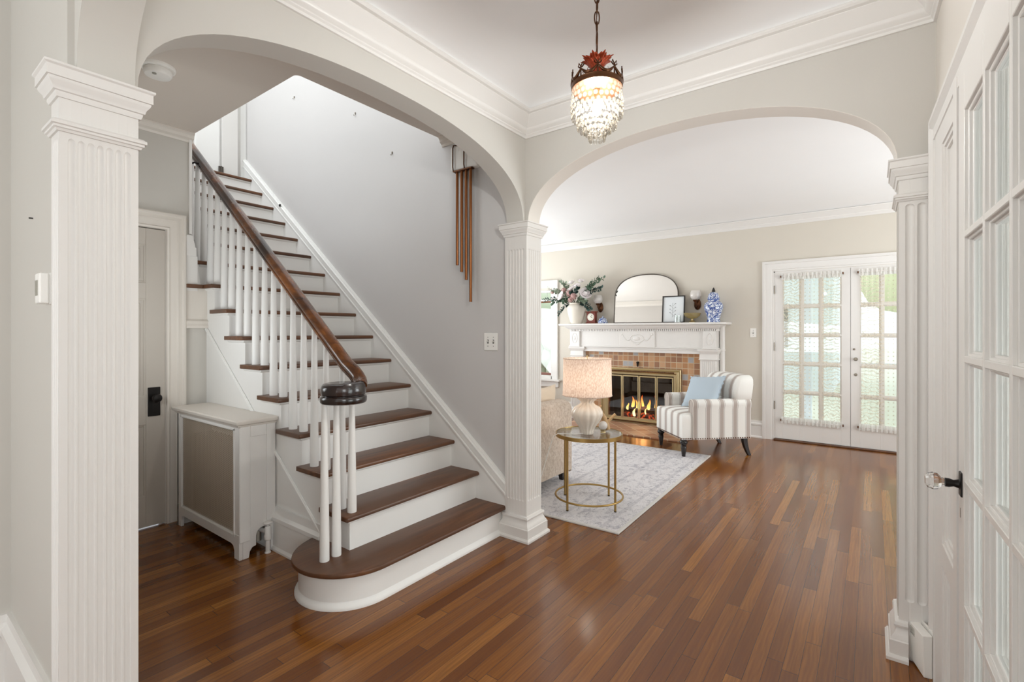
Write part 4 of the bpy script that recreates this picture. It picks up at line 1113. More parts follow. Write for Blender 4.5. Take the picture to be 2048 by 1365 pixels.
for s in (-1,1):
    m = MB(MF); bx(m, s, 0.895, 1.055, 0, 0.185, 1.085, 1.320); bx(m, s, 0.885, 1.065, 0, 0.195, 1.085, 1.105); m.build('frieze_block', M['trim'], fm, smooth=0, bevel=0.003)
    m = MB(MF); oval(m, YC+s*0.975, 1.215, 0.042, 0.072, 0.185, 0.005); m.sphere((YC+s*0.975,0.184,1.215), (0.018,0.007,0.032), 12, 8); m.build('block_carving', M['trim'], fm, smooth=60)
    m = MB(MF); x0, x1 = sorted((YC+s*0.85, YC+s*1.055))
    n = 7; pts = [(x0,0.0)]
    pts.append((x0,0.15)); mg = 0.022; pit = (x1-x0-2*mg)/n
    for j in range(n):
        c = x0+mg+pit*(j+0.5)
        for q in range(7):
            a = PI*q/6; pts.append((c-pit*0.36*math.cos(a), 0.15-pit*0.3*math.sin(a)))
    pts += [(x1,0.15),(x1,0.0)]
    m.prism(pts, 'z', 0.16, 0.93); m.prism([(x0,0),(x1,0),(x1,0.15),(x0,0.15)], 'z', 0.93, 1.085)
    m.build('pilaster', M['trim'], fm, smooth=28)
    m = MB(MF)
    rect = [(x0,0.0),(x1,0.0),(x1,0.15),(x0,0.15)]
    m.sweep(rect, [(0,0.945),(0.012,0.945),(0.016,0.955),(0.008,0.965),(0.006,1.02),(0.014,1.035),(0.026,1.055),(0.030,1.062),(0.030,1.085),(0,1.085)], True, 0, -1)
    m.build('pilaster_capital', M['trim'], fm, smooth=30)
    m = MB(MF); m.sweep(rect, [(0,0),(0.022,0),(0.022,0.13),(0.012,0.15),(0.006,0.17),(0,0.17)], True, 0, -1); m.build('pilaster_base', M['trim'], fm, smooth=30)
    m = MB(MF); m.lathe([(0,0),(0.04,0),(0.04,0.15),(0.033,0.17),(0.033,1.06),(0.038,1.065),(0.038,1.085),(0.033,1.09),(0.033,1.37),(0.042,1.392),(0,1.392)], (YC+s*1.093,0.030,0), 20); m.build('side_column', M['trim'], fm, smooth=40)
    m = MB(MF); bx(m, s, 1.055, 1.105, 0, 0.02, 0, 1.39); m.build('side_board', M['trim'], fm, smooth=0)
# tile surround and firebox
ts = struct(MB().add([], []).box(0,0,0,0,0,0).build('trim_16', M['tile'], smooth=0)) if False else None
m = MB(MF)
m.box(YC-0.86,2.16,0.0,0.075,0,1.03); m.box(3.12,YC+0.86,0.0,0.075,0,1.03); m.box(2.16,3.12,0.0,0.075,0.70,1.03)
m.build('tile_surround', M['tile'], fm, smooth=0)
m = MB(); m.lathe([(0,0),(0.012,0),(0.016,0.006),(0.010,0.018),(0.018,0.030),(0.014,0.042),(0,0.044)], (6.575,2.655,0.875), 14, axis=(-1,0,0)); m.tube([(6.56,2.655,0.875),(6.55,2.655,0.845),(6.555,2.655,0.82)], [0.012,0.015,0.008], 8)
m.build('damper_handle', M['black_metal'], fm, smooth=40)
m = MB(MF); m.box(2.13,2.16,-0.52,0.0,0,0.75); m.box(3.12,3.15,-0.52,0.0,0,0.75); m.box(2.13,3.15,-0.55,-0.52,0,0.75); m.box(2.13,3.15,-0.52,0.0,0.70,0.75); m.box(2.13,3.15,-0.52,0.075,-0.001,0.02)
m.build('firebox', M['flat_black'], fm, smooth=0)
m = MB(MF); m.prism([(YC-0.86,0.10),(YC+0.86,0.10),(YC+0.86,0.86),(YC-0.86,0.86)], 'z', 0.0, 0.018)
struct(m.build('floor_hearth', M['hearth'], smooth=0, bevel=0.004))

fs = thing('fireplace_screen', 'brass framed glass fire doors in front of the burning fire', 'fire screen', (6.5,2.64,0))
A0,A1 = 2.052,3.222
m = MB(MF)
fr = [(0,0.0),(0.0,0.030),(0.006,0.036),(0.018,0.036),(0.024,0.028),(0.034,0.040),(0.052,0.044),(0.064,0.034),(0.070,0.024),(0.096,0.020),(0.10,0.0)]
rings = []
for s,z,sx,sz in ((A0,0.02,1,1),(A0,0.80,1,-1),(A1,0.80,-1,-1),(A1,0.02,-1,1)): rings.append([(s+sx*d,0.072+o,z+sz*d*(0.6 if sz > 0 else 1.0)) for d,o in fr])
m.loft(rings, False, True); m.build('frame', M['brass'], fs, smooth=25)
m = MB(MF)
for z in (0.755,0.045):
    m = MB(MF); x = A0+0.09; m.box(x,A1-0.09,0.10,0.116,z-0.006,z+0.006)
    while x < A1-0.09: m.sphere((x,0.118,z), (0.0075,0.006,0.012), 6, 5); x += 0.0185
    m.build('beaded_border', M['bronze'], fs, smooth=60)
edges = [2.150,2.388,2.638,2.888,3.124]
for i in range(4):
    m = MB(MF); a,b = edges[i]+0.003, edges[i+1]-0.003
    grid_frame(m, [a,a+0.017,b-0.017,b], [0.078,0.095,0.672,0.690], 0.078, 0.096)
    d = m.build('glass_door', M['brass'], fs, smooth=0, bevel=0.002)
    m = MB(MF); m.box(a+0.015,b-0.015,0.085,0.088,0.09,0.68); m.build('pane', M['glass_smoke'], d, smooth=0)
lg = []
for i,(a,b,r,mt,lab) in enumerate((((6.78,2.32,0.10),(6.80,2.98,0.11),0.048,'log','charred log lying at the back of the fire'),((6.70,2.34,0.11),(6.68,2.90,0.10),0.046,'ember','glowing red log at the front of the fire'),((6.72,2.42,0.20),(6.76,2.86,0.19),0.040,'log','charred log lying on top of the burning stack'))):
    A_, B_ = Vector(a), Vector(b); pts = [A_.lerp(B_, t/8)+Vector((0,0,0.008*math.sin(t*1.7+i))) for t in range(9)]
    m = MB(); m.tube(pts, [r*(1+0.08*math.sin(t*2.1+i)) for t in range(9)], 12); tag(m.build('fire_log', M[mt], smooth=50), lab, 'log', 'logs in the fire')
m = MB(); m.box(6.64,6.66,2.3,2.96,0.05,0.062); m.box(6.80,6.82,2.3,2.96,0.05,0.062)
for y in (2.34,2.64,2.92): m.box(6.62,6.84,y,y+0.015,0.02,0.055); m.box(6.62,6.635,y,y+0.015,0.02,0.15)
tag(m.build('fire_grate', M['black_metal'], smooth=0), 'black iron grate holding the burning logs', 'grate')
ft = thing('fire_flames', 'orange flames rising from the logs in the fireplace', 'fire', (6.72,2.62,0.15))
for i,(y,h,x,wd,z0) in enumerate(((2.93,0.16,6.66,0.018,0.13),(2.86,0.10,6.68,0.022,0.18),(2.80,0.17,6.73,0.030,0.20),(2.72,0.12,6.70,0.026,0.21),(2.66,0.20,6.76,0.022,0.20),(2.74,0.12,6.64,0.026,0.10),(2.55,0.15,6.70,0.030,0.20),(2.47,0.20,6.74,0.018,0.20),(2.43,0.12,6.70,0.020,0.18),(2.38,0.10,6.72,0.018,0.18),(2.58,0.10,6.66,0.012,0.14))):
    m = MB(); rings = []
    for t in range(9):
        u = t/8; rr = wd*(math.sin(PI*min(1,0.18+0.82*u))**0.8)*(1-0.55*u)+0.0005; sx = 0.022*math.sin(u*4+i*1.3)*u
        rings.append([(x+rr*0.5*math.cos(2*PI*q/8), y+sx+rr*math.sin(2*PI*q/8), z0+h*u) for q in range(8)])
    m.loft(rings); m.build('flame', M['flame'], ft, smooth=60)

# ------------------------------------------------------------------ things on and above the mantel
ZM = 1.430
def at(y, out): return (6.65-out, y)
mt = thing('wall_mirror', 'large arched mirror with thin dark frame leaning above the fireplace', 'mirror', (6.58,2.56,ZM))
def marc(ins):
    a0, a1 = 2.096+ins, 3.024-ins; zb = ZM+0.003+ins; zs = 1.80; zt = 2.122-ins
    out = [(a0,zb),(a1,zb)]
    for i in range(33):
        th = PI*i/32; cx, sn = math.cos(th), math.sin(th); e = 2/2.35
        out.append(((a0+a1)/2+(a1-a0)/2*math.copysign(abs(cx)**e,cx), zs+(zt-zs)*abs(sn)**e))
    return out
tilt = lambda p: Vector((6.65-(0.075-0.062*(p.z-ZM)/0.7)-p.y, p.x, p.z))
m = MB(tilt); m.prism(marc(0.006), 'y', 0.004, 0.012); m.build('mirror_glass', M['mirror'], mt, smooth=0)
m = MB(tilt); rings = [[(a,y,b) for (a,b) in marc(i)] for i,y in ((0.0,0.0),(0.0,0.018),(0.003,0.022),(0.009,0.022),(0.012,0.018),(0.012,0.004))]
m.loft(rings, False); m.build('frame', M['pewter'], mt, smooth=40)

pf = thing('framed_print', 'small black framed botanical print leaning against the mirror', 'picture', (6.52,2.14,ZM))
tp = lambda p: Vector((6.65-(0.155-0.045*(p.z-ZM)/0.36)-p.y, p.x+0.012*(p.z-ZM), p.z))
m = MB(tp); grid_frame(m, [1.985,1.999,2.271,2.285], [ZM,ZM+0.014,ZM+0.348,ZM+0.362], 0, 0.02); m.build('frame', M['black_wood'], pf, smooth=0, bevel=0.002)
m = MB(tp); m.box(1.995,2.275,0.002,0.008,ZM+0.01,ZM+0.352); pr = m.build('print', M['paper'], pf, smooth=0)
m = MB(tp)
for i in range(7):
    z = ZM+0.10+i*0.024; s = 1 if i%2 else -1
    m.tube([(2.145,0.0085,z-0.015),(2.145+s*0.022,0.0085,z),(2.145+s*0.036,0.0085,z+0.012)], 0.0012, 5); m.sphere((2.145+s*0.036,0.0085,z+0.012), (0.009,0.0008,0.005), 8, 5)
m.tube([(2.150,0.0085,ZM+0.07),(2.144,0.0085,ZM+0.17),(2.148,0.0085,ZM+0.27)], 0.0012, 5)
m.build('sprig_drawing', M['ink'], pr, smooth=40)

def sconce(label, y):
    t = thing('wall_sconce', label, 'wall sconce', (6.65,y,1.66), 0, 'bronze wall sconces with opal shades')
    m = MB(MF); m.sphere((y,0.012,1.675), (0.045,0.020,0.075), 16, 12); m.sphere((y,0.022,1.665), (0.028,0.02,0.045), 12, 8); m.build('backplate', M['bronze'], t, smooth=60)
    m = MB(MF); m.tube([(y,0.02,1.66),(y,0.06,1.645),(y,0.095,1.67),(y,0.10,1.715)], [0.010,0.011,0.011,0.012], 10); m.build('arm', M['bronze'], t, smooth=60)
    m = MB(MF); m.lathe([(0,1.70),(0.018,1.70),(0.034,1.722),(0.030,1.735),(0,1.735)], (y,0.10,0), 16); m.build('cup', M['bronze'], t, smooth=40)
    m = MB(MF); m.lathe([(0,1.728),(0.032,1.73),(0.058,1.752),(0.070,1.785),(0.064,1.825),(0.052,1.850),(0.049,1.848),(0.061,1.822),(0.066,1.785),(0.054,1.756),(0.030,1.734),(0,1.732)], (y,0.10,0), 20, lobes=10, amp=0.03); m.build('shade', M['opal'], t, smooth=60)
sconce('bronze wall sconce with white opal shade, between the mirror and the ginger jar', 1.862)
sconce('bronze wall sconce with white opal shade, half hidden behind the flower arrangement', 3.270)

def jar_pts(s, prof): return [(r*s, z*s) for r,z in prof]
gj = thing('ginger_jar', 'tall blue and white porcelain jar with dark pointed finial at the mantel end', 'jar', (6.50,1.625,ZM))
c = (6.50,1.625,ZM)
m = MB(); m.lathe([(0,0),(0.078,0),(0.080,0.012),(0.074,0.04),(0.080,0.075),(0.100,0.13),(0.114,0.18),(0.114,0.215),(0.098,0.248),(0.070,0.268),(0.066,0.274),(0.066,0.300),(0,0.300)], c, 40); m.build('body', M['china'], gj, smooth=50)
m = MB(); m.lathe([(0.066,0.285),(0.069,0.285),(0.069,0.298),(0.066,0.298)], c, 40); m.build('neck_band', M['china_band'], gj, smooth=40)
m = MB(); m.lathe([(0,0.298),(0.075,0.298),(0.077,0.303),(0.075,0.310),(0.070,0.312),(0.068,0.33),(0.058,0.362),(0.034,0.382),(0,0.386)], c, 40); ld_ = m.build('lid', M['china'], gj, smooth=50)
m = MB(); m.lathe([(0,0.384),(0.020,0.384),(0.022,0.392),(0.020,0.405),(0.012,0.428),(0.004,0.443),(0,0.446)], c, 20); m.build('finial', M['black_wood'], ld_, smooth=50)

cp = thing('footed_bowl', 'small amber glass bowl on a brass foot between picture and ginger jar', 'bowl', (6.48,1.885,ZM))
c = (6.48,1.885,ZM)
m = MB(); m.lathe([(0.020,0.050),(0.060,0.062),(0.092,0.088),(0.106,0.124),(0.102,0.124),(0.088,0.092),(0.056,0.068),(0.0,0.058),(0,0.050)], c, 36, lobes=18, amp=0.04); m.build('bowl', M['amber_glass'], cp, smooth=50)
m = MB(); m.lathe([(0,0),(0.046,0),(0.046,0.008),(0.036,0.016),(0.018,0.030),(0.016,0.044),(0.026,0.052),(0,0.055)], c, 24); m.build('foot', M['brass'], cp, smooth=40)

cg = thing('candle_glass', 'clear glass tumbler with pale candle in front of the picture frame', 'candle', (6.42,2.055,ZM))
c = (6.42,2.055,ZM)
m = MB(); m.lathe([(0,0),(0.036,0),(0.040,0.004),(0.041,0.095),(0.0385,0.095),(0.0375,0.008),(0,0.006)], c, 28); m.build('tumbler', M['glass'], cg, smooth=40)
m = MB(); m.lathe([(0,0.007),(0.036,0.007),(0.036,0.075),(0,0.075)], c, 24); m.build('candle_wax', M['paper'], cg, smooth=40)

sj = thing('covered_dish', 'small lidded blue and white porcelain pot between clock and mirror', 'jar', (6.48,3.155,ZM))
c = (6.48,3.155,ZM)
m = MB(); m.lathe([(0,0),(0.066,0),(0.072,0.008),(0.070,0.03),(0.058,0.055),(0.054,0.060),(0,0.060)], c, 32); m.build('body', M['china_small'], sj, smooth=50)
m = MB(); m.lathe([(0,0.060),(0.056,0.060),(0.050,0.072),(0.03,0.086),(0.012,0.090),(0.008,0.094),(0.010,0.104),(0.004,0.112),(0,0.113)], c, 32); m.build('lid', M['china_small'], sj, smooth=50)

ck = thing('mantel_clock', 'small mahogany mantel clock with round cream dial beside the flower vase', 'clock', (6.50,3.35,ZM))
m = MB(); m.box(6.47,6.55,3.268,3.432,ZM,ZM+0.022); m.box(6.478,6.545,3.280,3.420,ZM+0.022,ZM+0.165); m.box(6.468,6.552,3.266,3.434,ZM+0.165,ZM+0.182); m.build('case', M['mahogany'], ck, smooth=0, bevel=0.004)
m = MB(); m.lathe([(0,0),(0.054,0),(0.054,0.004),(0.050,0.006),(0,0.006)], (6.478,3.350,ZM+0.098), 36, axis=(-1,0,0)); m.build('dial', M['dialwhite'], ck, smooth=40)
m = MB()
for a,l,w in ((0.55,0.038,0.0022),(1.9,0.026,0.003)):
    m.tube([(6.4705,3.350,ZM+0.098),(6.4705,3.350-l*math.sin(a),ZM+0.098+l*math.cos(a))], w, 5)
for i in range(12):
    a = 2*PI*i/12; m.tube([(6.4712,3.35-0.040*math.sin(a),ZM+0.098+0.040*math.cos(a)),(6.4712,3.35-0.046*math.sin(a),ZM+0.098+0.046*math.cos(a))], 0.0012, 4)
m.build('hands', M['darkgrey'], ck, smooth=40)

vs = thing('flower_vase', 'rounded cream stoneware vase holding the flowers on the mantel', 'vase', (6.47,3.585,ZM))
c = (6.47,3.585,ZM)
m = MB(); m.lathe([(0,0),(0.080,0),(0.086,0.01),(0.108,0.08),(0.130,0.16),(0.138,0.21),(0.134,0.25),(0.116,0.282),(0.100,0.296),(0.104,0.306),(0.112,0.312),(0.104,0.314),(0.092,0.30),(0,0.28)], c, 40); m.build('body', M['stoneware'], vs, smooth=50)
# flower arrangement
fa = thing('flower_arrangement', 'faux bouquet of white roses, mauve hydrangea and eucalyptus leaves in the cream vase', 'flowers', (6.47,3.585,1.74))
def frame_to(d):
    return Vector((0,0,1)).rotation_difference(Vector(d).normalized()).to_matrix().to_4x4()
BQ = Vector((6.45,3.60,1.74))
def rose(p, d, r, mat):
    R = Matrix.Translation(p) @ frame_to(d); m = MB(R)
    for ring,(n,rad,op,h) in enumerate(((3,0.35,0.12,0.95),(5,0.62,0.30,0.85),(6,0.9,0.62,0.62))):
        for i in range(n):
            a = 2*PI*(i+0.4*ring)/n
            def pet(u, v):
                w = (u-0.5)*1.5; hh = h*r*v; rr = r*rad*(0.35+0.65*math.sin(v*PI*0.55)) + r*op*0.35*v*v
                ang = a + w*(0.9-0.25*v); rr -= r*0.06*abs(w)
                return (rr*math.cos(ang), rr*math.sin(ang), hh*(1-0.15*abs(w)) - r*0.25)
            m.surf(pet, 5, 5)
    m.sphere((0,0,0.1*r), r*0.42, 10, 8)
    o = m.build('rose' if mat == 'petal_white' else 'hydrangea', M[mat], fa, smooth=70); return o
def cluster(p, r):
    m = MB()
    for i in range(46):
        z = 1-2*(i+0.5)/46; a = i*2.39996; q = math.sqrt(1-z*z)
        d = Vector((q*math.cos(a), q*math.sin(a), z)); c = Vector(p)+d*r*(0.85+0.12*math.sin(i*3.1))
        R = frame_to(d)
        for k in range(4):
            e = R @ Vector((0.35*r*math.cos(k*PI/2)*0.42, 0.35*r*math.sin(k*PI/2)*0.42, 0))
            m.sphere(c+e, (0.16*r,0.16*r,0.06*r), 6, 4, R)
    m.sphere(p, r*0.78, 10, 8)
    m.build('hydrangea', M['petal_mauve'], fa, smooth=60)
def px(y, z, out): return Vector((6.65-out, y, z))
for y,z,out,r in ((3.775,1.845,0.30,0.072),(3.375,1.865,0.30,0.085),(3.56,1.99,0.22,0.062),(3.68,2.055,0.16,0.055),(3.50,2.065,0.20,0.05),(3.66,1.95,0.22,0.055)):
    p = px(y,z,out); rose(p, (p-BQ)+Vector((-0.12,0,0.02)), r, 'petal_white')
for y,z,out,r in ((3.64,1.885,0.30,0.05),(3.545,1.835,0.34,0.052),(3.61,1.785,0.32,0.04),(3.78,1.945,0.22,0.042),(4.01,1.93,0.18,0.03)): cluster(px(y,z,out), r)
def spray(p0, p1, n, lw, ll, mat, droop=0.0, rnd=0.3):
    p0, p1 = Vector(p0), Vector(p1); m = MB()
    pts = [p0.lerp(p1,t/6)+Vector((0,0,0.05*math.sin(PI*t/6)-droop*(t/6)**2)) for t in range(7)]
    m.tube(pts, [0.0035-0.0003*t for t in range(7)], 5)
    m.build('stem', M['stem'], fa, smooth=60)
    m = MB()
    n = int(n*1.7)
    for i in range(n):
        u = 0.30+0.70*(i+0.5)/n; k = min(5,int(u*6)); c = pts[k].lerp(pts[k+1], u*6-k); ax = (pts[k+1]-pts[k]).normalized()
        sd = ax.cross(Vector((-0.6,0.1,0.4))).normalized()*(1 if i%2 else -1)
        d = (ax*0.6+sd*0.9+Vector((random.uniform(-rnd,rnd),random.uniform(-rnd,rnd),random.uniform(-rnd,rnd)))).normalized()
        R = Matrix.Translation(c) @ frame_to(d) @ Matrix.Rotation(random.uniform(0,3.1),4,'Z'); s = random.uniform(0.8,1.15)
        q = MB(R)
        q.surf(lambda a,b: ((a-0.5)*2*lw*s*math.sin(PI*min(0.999,max(0.02,b)))**0.8, 0.25*lw*abs(a-0.5)*2+0.15*ll*b*b, ll*s*b), 4, 6)
        m.v_off = len(m.v); m.v += q.v; m.f += [tuple(i_+m.v_off for i_ in f_) for f_ in q.f]
    m.build('leaf_spray', M[mat], fa, smooth=70)
O = (6.45,3.60,1.73)
for args in ((O,(6.45,4.08,1.98),12,0.013,0.05,'leaf_grey'),(O,(6.40,4.13,1.80),18,0.010,0.046,'leaf_dark'),(O,(6.42,3.99,1.76),14,0.018,0.05,'leaf'),(O,(6.42,3.92,1.92),12,0.024,0.05,'leaf_grey'),(O,(6.40,3.87,1.63),16,0.012,0.045,'leaf_dark',0.06),(O,(6.47,3.86,2.10),14,0.018,0.042,'leaf_grey'),(O,(6.45,3.77,2.06),10,0.018,0.042,'leaf_grey'),
    (O,(6.42,3.18,2.10),12,0.022,0.045,'leaf'),(O,(6.38,3.08,2.08),10,0.024,0.045,'leaf'),(O,(6.36,3.12,1.93),22,0.013,0.055,'leaf_dark'),(O,(6.34,3.24,1.98),16,0.026,0.06,'leaf'),(O,(6.34,3.28,1.66),18,0.020,0.055,'leaf_dark',0.03),(O,(6.32,3.36,1.76),14,0.026,0.055,'leaf_grey'),(O,(6.34,3.50,1.94),12,0.026,0.06,'leaf_dark'),(O,(6.32,3.72,1.76),14,0.022,0.055,'leaf'),(O,(6.30,3.58,1.90),12,0.022,0.05,'leaf_dark')): spray(*args)

# ------------------------------------------------------------------ rug
rg = thing('area_rug', 'pale grey distressed area rug with light binding on the living room floor', 'rug', (4.14,2.4,0))
RC = [(2.934,1.322),(5.345,1.372),(5.30,3.95),(2.86,3.90)]
m = MB(); m.prism(RC, 'z', 0.0005, 0.009); m.build('pile', M['rug'], rg, smooth=0)
m = MB(); ring = lambda o,z: [(RC[0][0]-o,RC[0][1]-o,z),(RC[1][0]+o,RC[1][1]-o,z),(RC[2][0]+o,RC[2][1]+o,z),(RC[3][0]-o,RC[3][1]+o,z)]
m.loft([ring(-0.016,0.0),(ring(0.006,0.0)),ring(0.008,0.005),ring(0.004,0.0105),ring(-0.016,0.0105)], False); m.build('binding', M['rug_edge'], rg, smooth=0)
ZRUG = 0.0095

# ------------------------------------------------------------------ side table and the things on it
TX, TY, ZT2 = 3.312, 1.728, 0.545
tb = thing('side_table', 'round gold metal side table with glass top standing on the rug', 'side table', (TX,TY,ZRUG))
ringp = lambda r,z,n=64: [(TX+r*math.cos(2*PI*i/n),TY+r*math.sin(2*PI*i/n),z) for i in range(n)]
m = MB(); m.lathe([(0.234,ZT2-0.024),(0.250,ZT2-0.024),(0.250,ZT2+0.002),(0.243,ZT2+0.002),(0.243,ZT2-0.008),(0.234,ZT2-0.008)], (TX,TY,0), 72)
m.f = [f for f in m.f if len(f) == 4]; m2 = MB(); n_ = 72
prf = [(0.236,ZT2-0.024),(0.251,ZT2-0.024),(0.251,ZT2+0.003),(0.245,ZT2+0.003),(0.244,ZT2-0.008),(0.236,ZT2-0.008)]
m2.loft([[(TX+r*math.cos(2*PI*i/n_),TY+r*math.sin(2*PI*i/n_),z) for r,z in prf] for i in range(n_)], False, True)
m2.build('top_ring', M['gold'], tb, smooth=40)
m = MB(); m.lathe([(0,ZT2-0.007),(0.2435,ZT2-0.007),(0.2435,ZT2),(0,ZT2)], (TX,TY,0), 64); m.build('glass_top', M['glass'], tb, smooth=40)
m = MB(); m.tube(ringp(0.252,0.075), 0.0075, 8, closed=True); m.build('lower_ring', M['gold'], tb, smooth=60)
for k in range(4):
    a = math.radians(78+90*k); x,y = TX+0.243*math.cos(a), TY+0.243*math.sin(a)
    m = MB(); m.lathe([(0,ZRUG+0.006),(0.0085,ZRUG+0.006),(0.0085,ZT2-0.02),(0,ZT2-0.02)], (x,y,0), 14); lg_ = m.build('leg', M['gold'], tb, smooth=40)
    m = MB(); m.lathe([(0,ZRUG),(0.009,ZRUG),(0.009,ZRUG+0.007),(0,ZRUG+0.007)], (x,y,0), 14); m.build('foot_pad', M['black_metal'], lg_, smooth=40)

LX, LY = 3.272, 1.722
tl = thing('table_lamp', 'lit table lamp with ribbed cream ceramic base and linen drum shade', 'table lamp', (LX,LY,ZT2))
m = MB(); m.lathe([(0,ZT2),(0.043,ZT2),(0.047,ZT2+0.006),(0.046,ZT2+0.02),(0.062,ZT2+0.055),(0.098,ZT2+0.105),(0.115,ZT2+0.145),(0.113,ZT2+0.17),(0.095,ZT2+0.198),(0.060,ZT2+0.218),(0.047,ZT2+0.232),(0.050,ZT2+0.246),(0.072,ZT2+0.262),(0.088,ZT2+0.276),(0.086,ZT2+0.284),(0.05,ZT2+0.286),(0,ZT2+0.286)], (LX,LY,0), 96, lobes=14, amp=0.09); m.build('base', M['ceramic'], tl, smooth=50)
m = MB(); m.lathe([(0,ZT2+0.285),(0.012,ZT2+0.285),(0.012,ZT2+0.36),(0,ZT2+0.36)], (LX,LY,0), 14); m.tube([(LX,LY,1.095),(LX,LY,1.12)], 0.003, 6); m.build('harp', M['brass'], tl, smooth=40)
ZS0, ZS1 = 0.832, 1.112
m = MB(); n_ = 64; prf = [(0.183,ZS0),(0.178,ZS1),(0.1765,ZS1),(0.1815,ZS0)]
m.loft([[(LX+r*math.cos(2*PI*i/n_),LY+r*math.sin(2*PI*i/n_),z) for r,z in prf] for i in range(n_)], False, True); shd = m.build('shade', M['shade'], tl, smooth=40)
m = MB()
for r,z in ((0.1835,ZS0+0.003),(0.1785,ZS1-0.003)): m.tube([(LX+r*math.cos(2*PI*i/48),LY+r*math.sin(2*PI*i/48),z) for i in range(48)], 0.0035, 6, closed=True)
for k in range(3): m.tube([(LX,LY,ZS1-0.01),(LX+0.176*math.cos(k*2.09),LY+0.176*math.sin(k*2.09),ZS1-0.004)], 0.002, 5)
m.build('shade_trim', M['shade'], shd, smooth=60)
m = MB(); m.lathe([(0,1.118),(0.007,1.118),(0.009,1.126),(0.004,1.134),(0,1.135)], (LX,LY,0), 12); m.build('finial', M['brass'], tl, smooth=40)
m = MB(); m.sphere((LX,LY,0.955), (0.028,0.028,0.038), 16, 12); m.build('bulb', M['bulb'], tl, smooth=60)
m = MB(); cp_ = [(LX-0.045,LY+0.01,ZT2+0.006),(LX-0.10,LY+0.06,ZT2+0.006),(LX-0.165,LY+0.155,ZT2+0.008),(LX-0.178,LY+0.185,ZT2-0.01),(LX-0.20,LY+0.215,ZT2-0.12),(LX-0.23,LY+0.25,ZT2-0.28),(LX-0.28,LY+0.28,0.10),(LX-0.30,LY+0.29,ZRUG+0.004)]
m.tube(cp_, 0.0028, 6); m.build('cord', M['plastic'], tl, smooth=60)

bl_ = thing('glass_ball', 'small white ball ornament on a brass ring beside the table lamp', 'ornament', (3.372,1.640,ZT2))
m = MB(); m.sphere((3.372,1.640,ZT2+0.055), 0.033, 24, 16); m.build('ball', M['opal'], bl_, smooth=60)
m = MB(); m.lathe([(0,ZT2),(0.020,ZT2),(0.021,ZT2+0.004),(0.018,ZT2+0.010),(0.020,ZT2+0.018),(0.022,ZT2+0.026),(0.0,ZT2+0.028)], (3.372,1.640,0), 24); m.build('ring_base', M['brass'], bl_, smooth=40)
dw = MB(); q = Vector((3.445,1.640,ZT2)); rt = Vector((0.595,-0.803,0))
dw.tube([q+Vector((0,0,0.012)), q+rt*-0.01+Vector((0,0,0.05)), q+rt*-0.025+Vector((0,0,0.10)), q+rt*-0.052+Vector((0,0,0.150)), q+rt*-0.066+Vector((0,0,0.185)), q+rt*-0.050+Vector((0.01,0,0.192))], [0.024,0.026,0.022,0.014,0.009,0.006], 10)
dw.tube([q+rt*-0.005+Vector((0,0,0.060)), q+rt*0.018+Vector((0,0,0.085)), q+rt*0.045+Vector((0,0,0.115)), q+rt*0.064+Vector((0,0,0.130))], [0.016,0.011,0.011,0.013], 10)
tag(dw.build('driftwood_branch', M['driftwood'], smooth=50), 'forked tan driftwood ornament behind the white ball on the side table', 'ornament')

# ------------------------------------------------------------------ sofa
sf = thing('sofa', 'mottled beige sofa seen from its arm end, behind the side table', 'sofa', (3.32,3.15,ZRUG))
def rbox(m, x0,x1,y0,y1,z0,z1): m.box(x0,x1,y0,y1,z0,z1)
def arm(y0, y1):
    m = MB(); pr = [(y0,0.095),(y1,0.095),(y1,0.64),(y1-0.01,0.68),(y1-0.05,0.71),(y0+0.06,0.71),(y0+0.015,0.69),(y0,0.65)]
    rings = []
    for x,ins,dz in ((2.83,0.03,0.0),(2.86,0.0,0.0),(3.2,0.0,0.004),(3.55,0.0,0.004),(3.74,0.0,0.0),(3.775,0.008,-0.012),(3.79,0.035,-0.045)):
        yc = (y0+y1)/2; hw = (y1-y0)/2
        rings.append([(x, yc+(p-yc)*(hw-ins)/hw, (zz+dz-(ins*0.6 if zz > 0.5 else -ins*0.3))) for p,zz in pr])
    m.loft(rings); m.build('arm', M['sofa'], sf, smooth=60, bevel=0.006)
arm(2.13,2.31); arm(3.97,4.15)
m = MB(); m.box(2.86,3.74,2.34,3.94,0.10,0.30); m.build('base', M['sofa'], sf, smooth=0, bevel=0.02, segs=3)
m = MB(); m.prism([(2.84,0.10),(3.10,0.30),(3.04,0.80),(2.98,0.86),(2.86,0.86),(2.80,0.80)], 'y', 2.30, 3.98); m.build('back', M['sofa'], sf, smooth=30, bevel=0.03, segs=3)
for y in (2.37,3.145):
    m = MB(); m.box(3.02,3.76,y,y+0.765,0.30,0.46); m.build('seat_cushion', M['sofa'], sf, smooth=30, bevel=0.04, segs=4)
for x,y in ((3.70,2.20),(3.70,4.06),(2.90,2.20),(2.90,4.06)):
    m = MB(); m.loft([[(x+a*0.017+0.008,y+b*0.017,ZRUG) for a,b in ((-1,-1),(1,-1),(1,1),(-1,1))],[(x+a*0.028,y+b*0.028,0.11) for a,b in ((-1,-1),(1,-1),(1,1),(-1,1))]]); m.build('leg', M['black_wood'], sf, smooth=0)

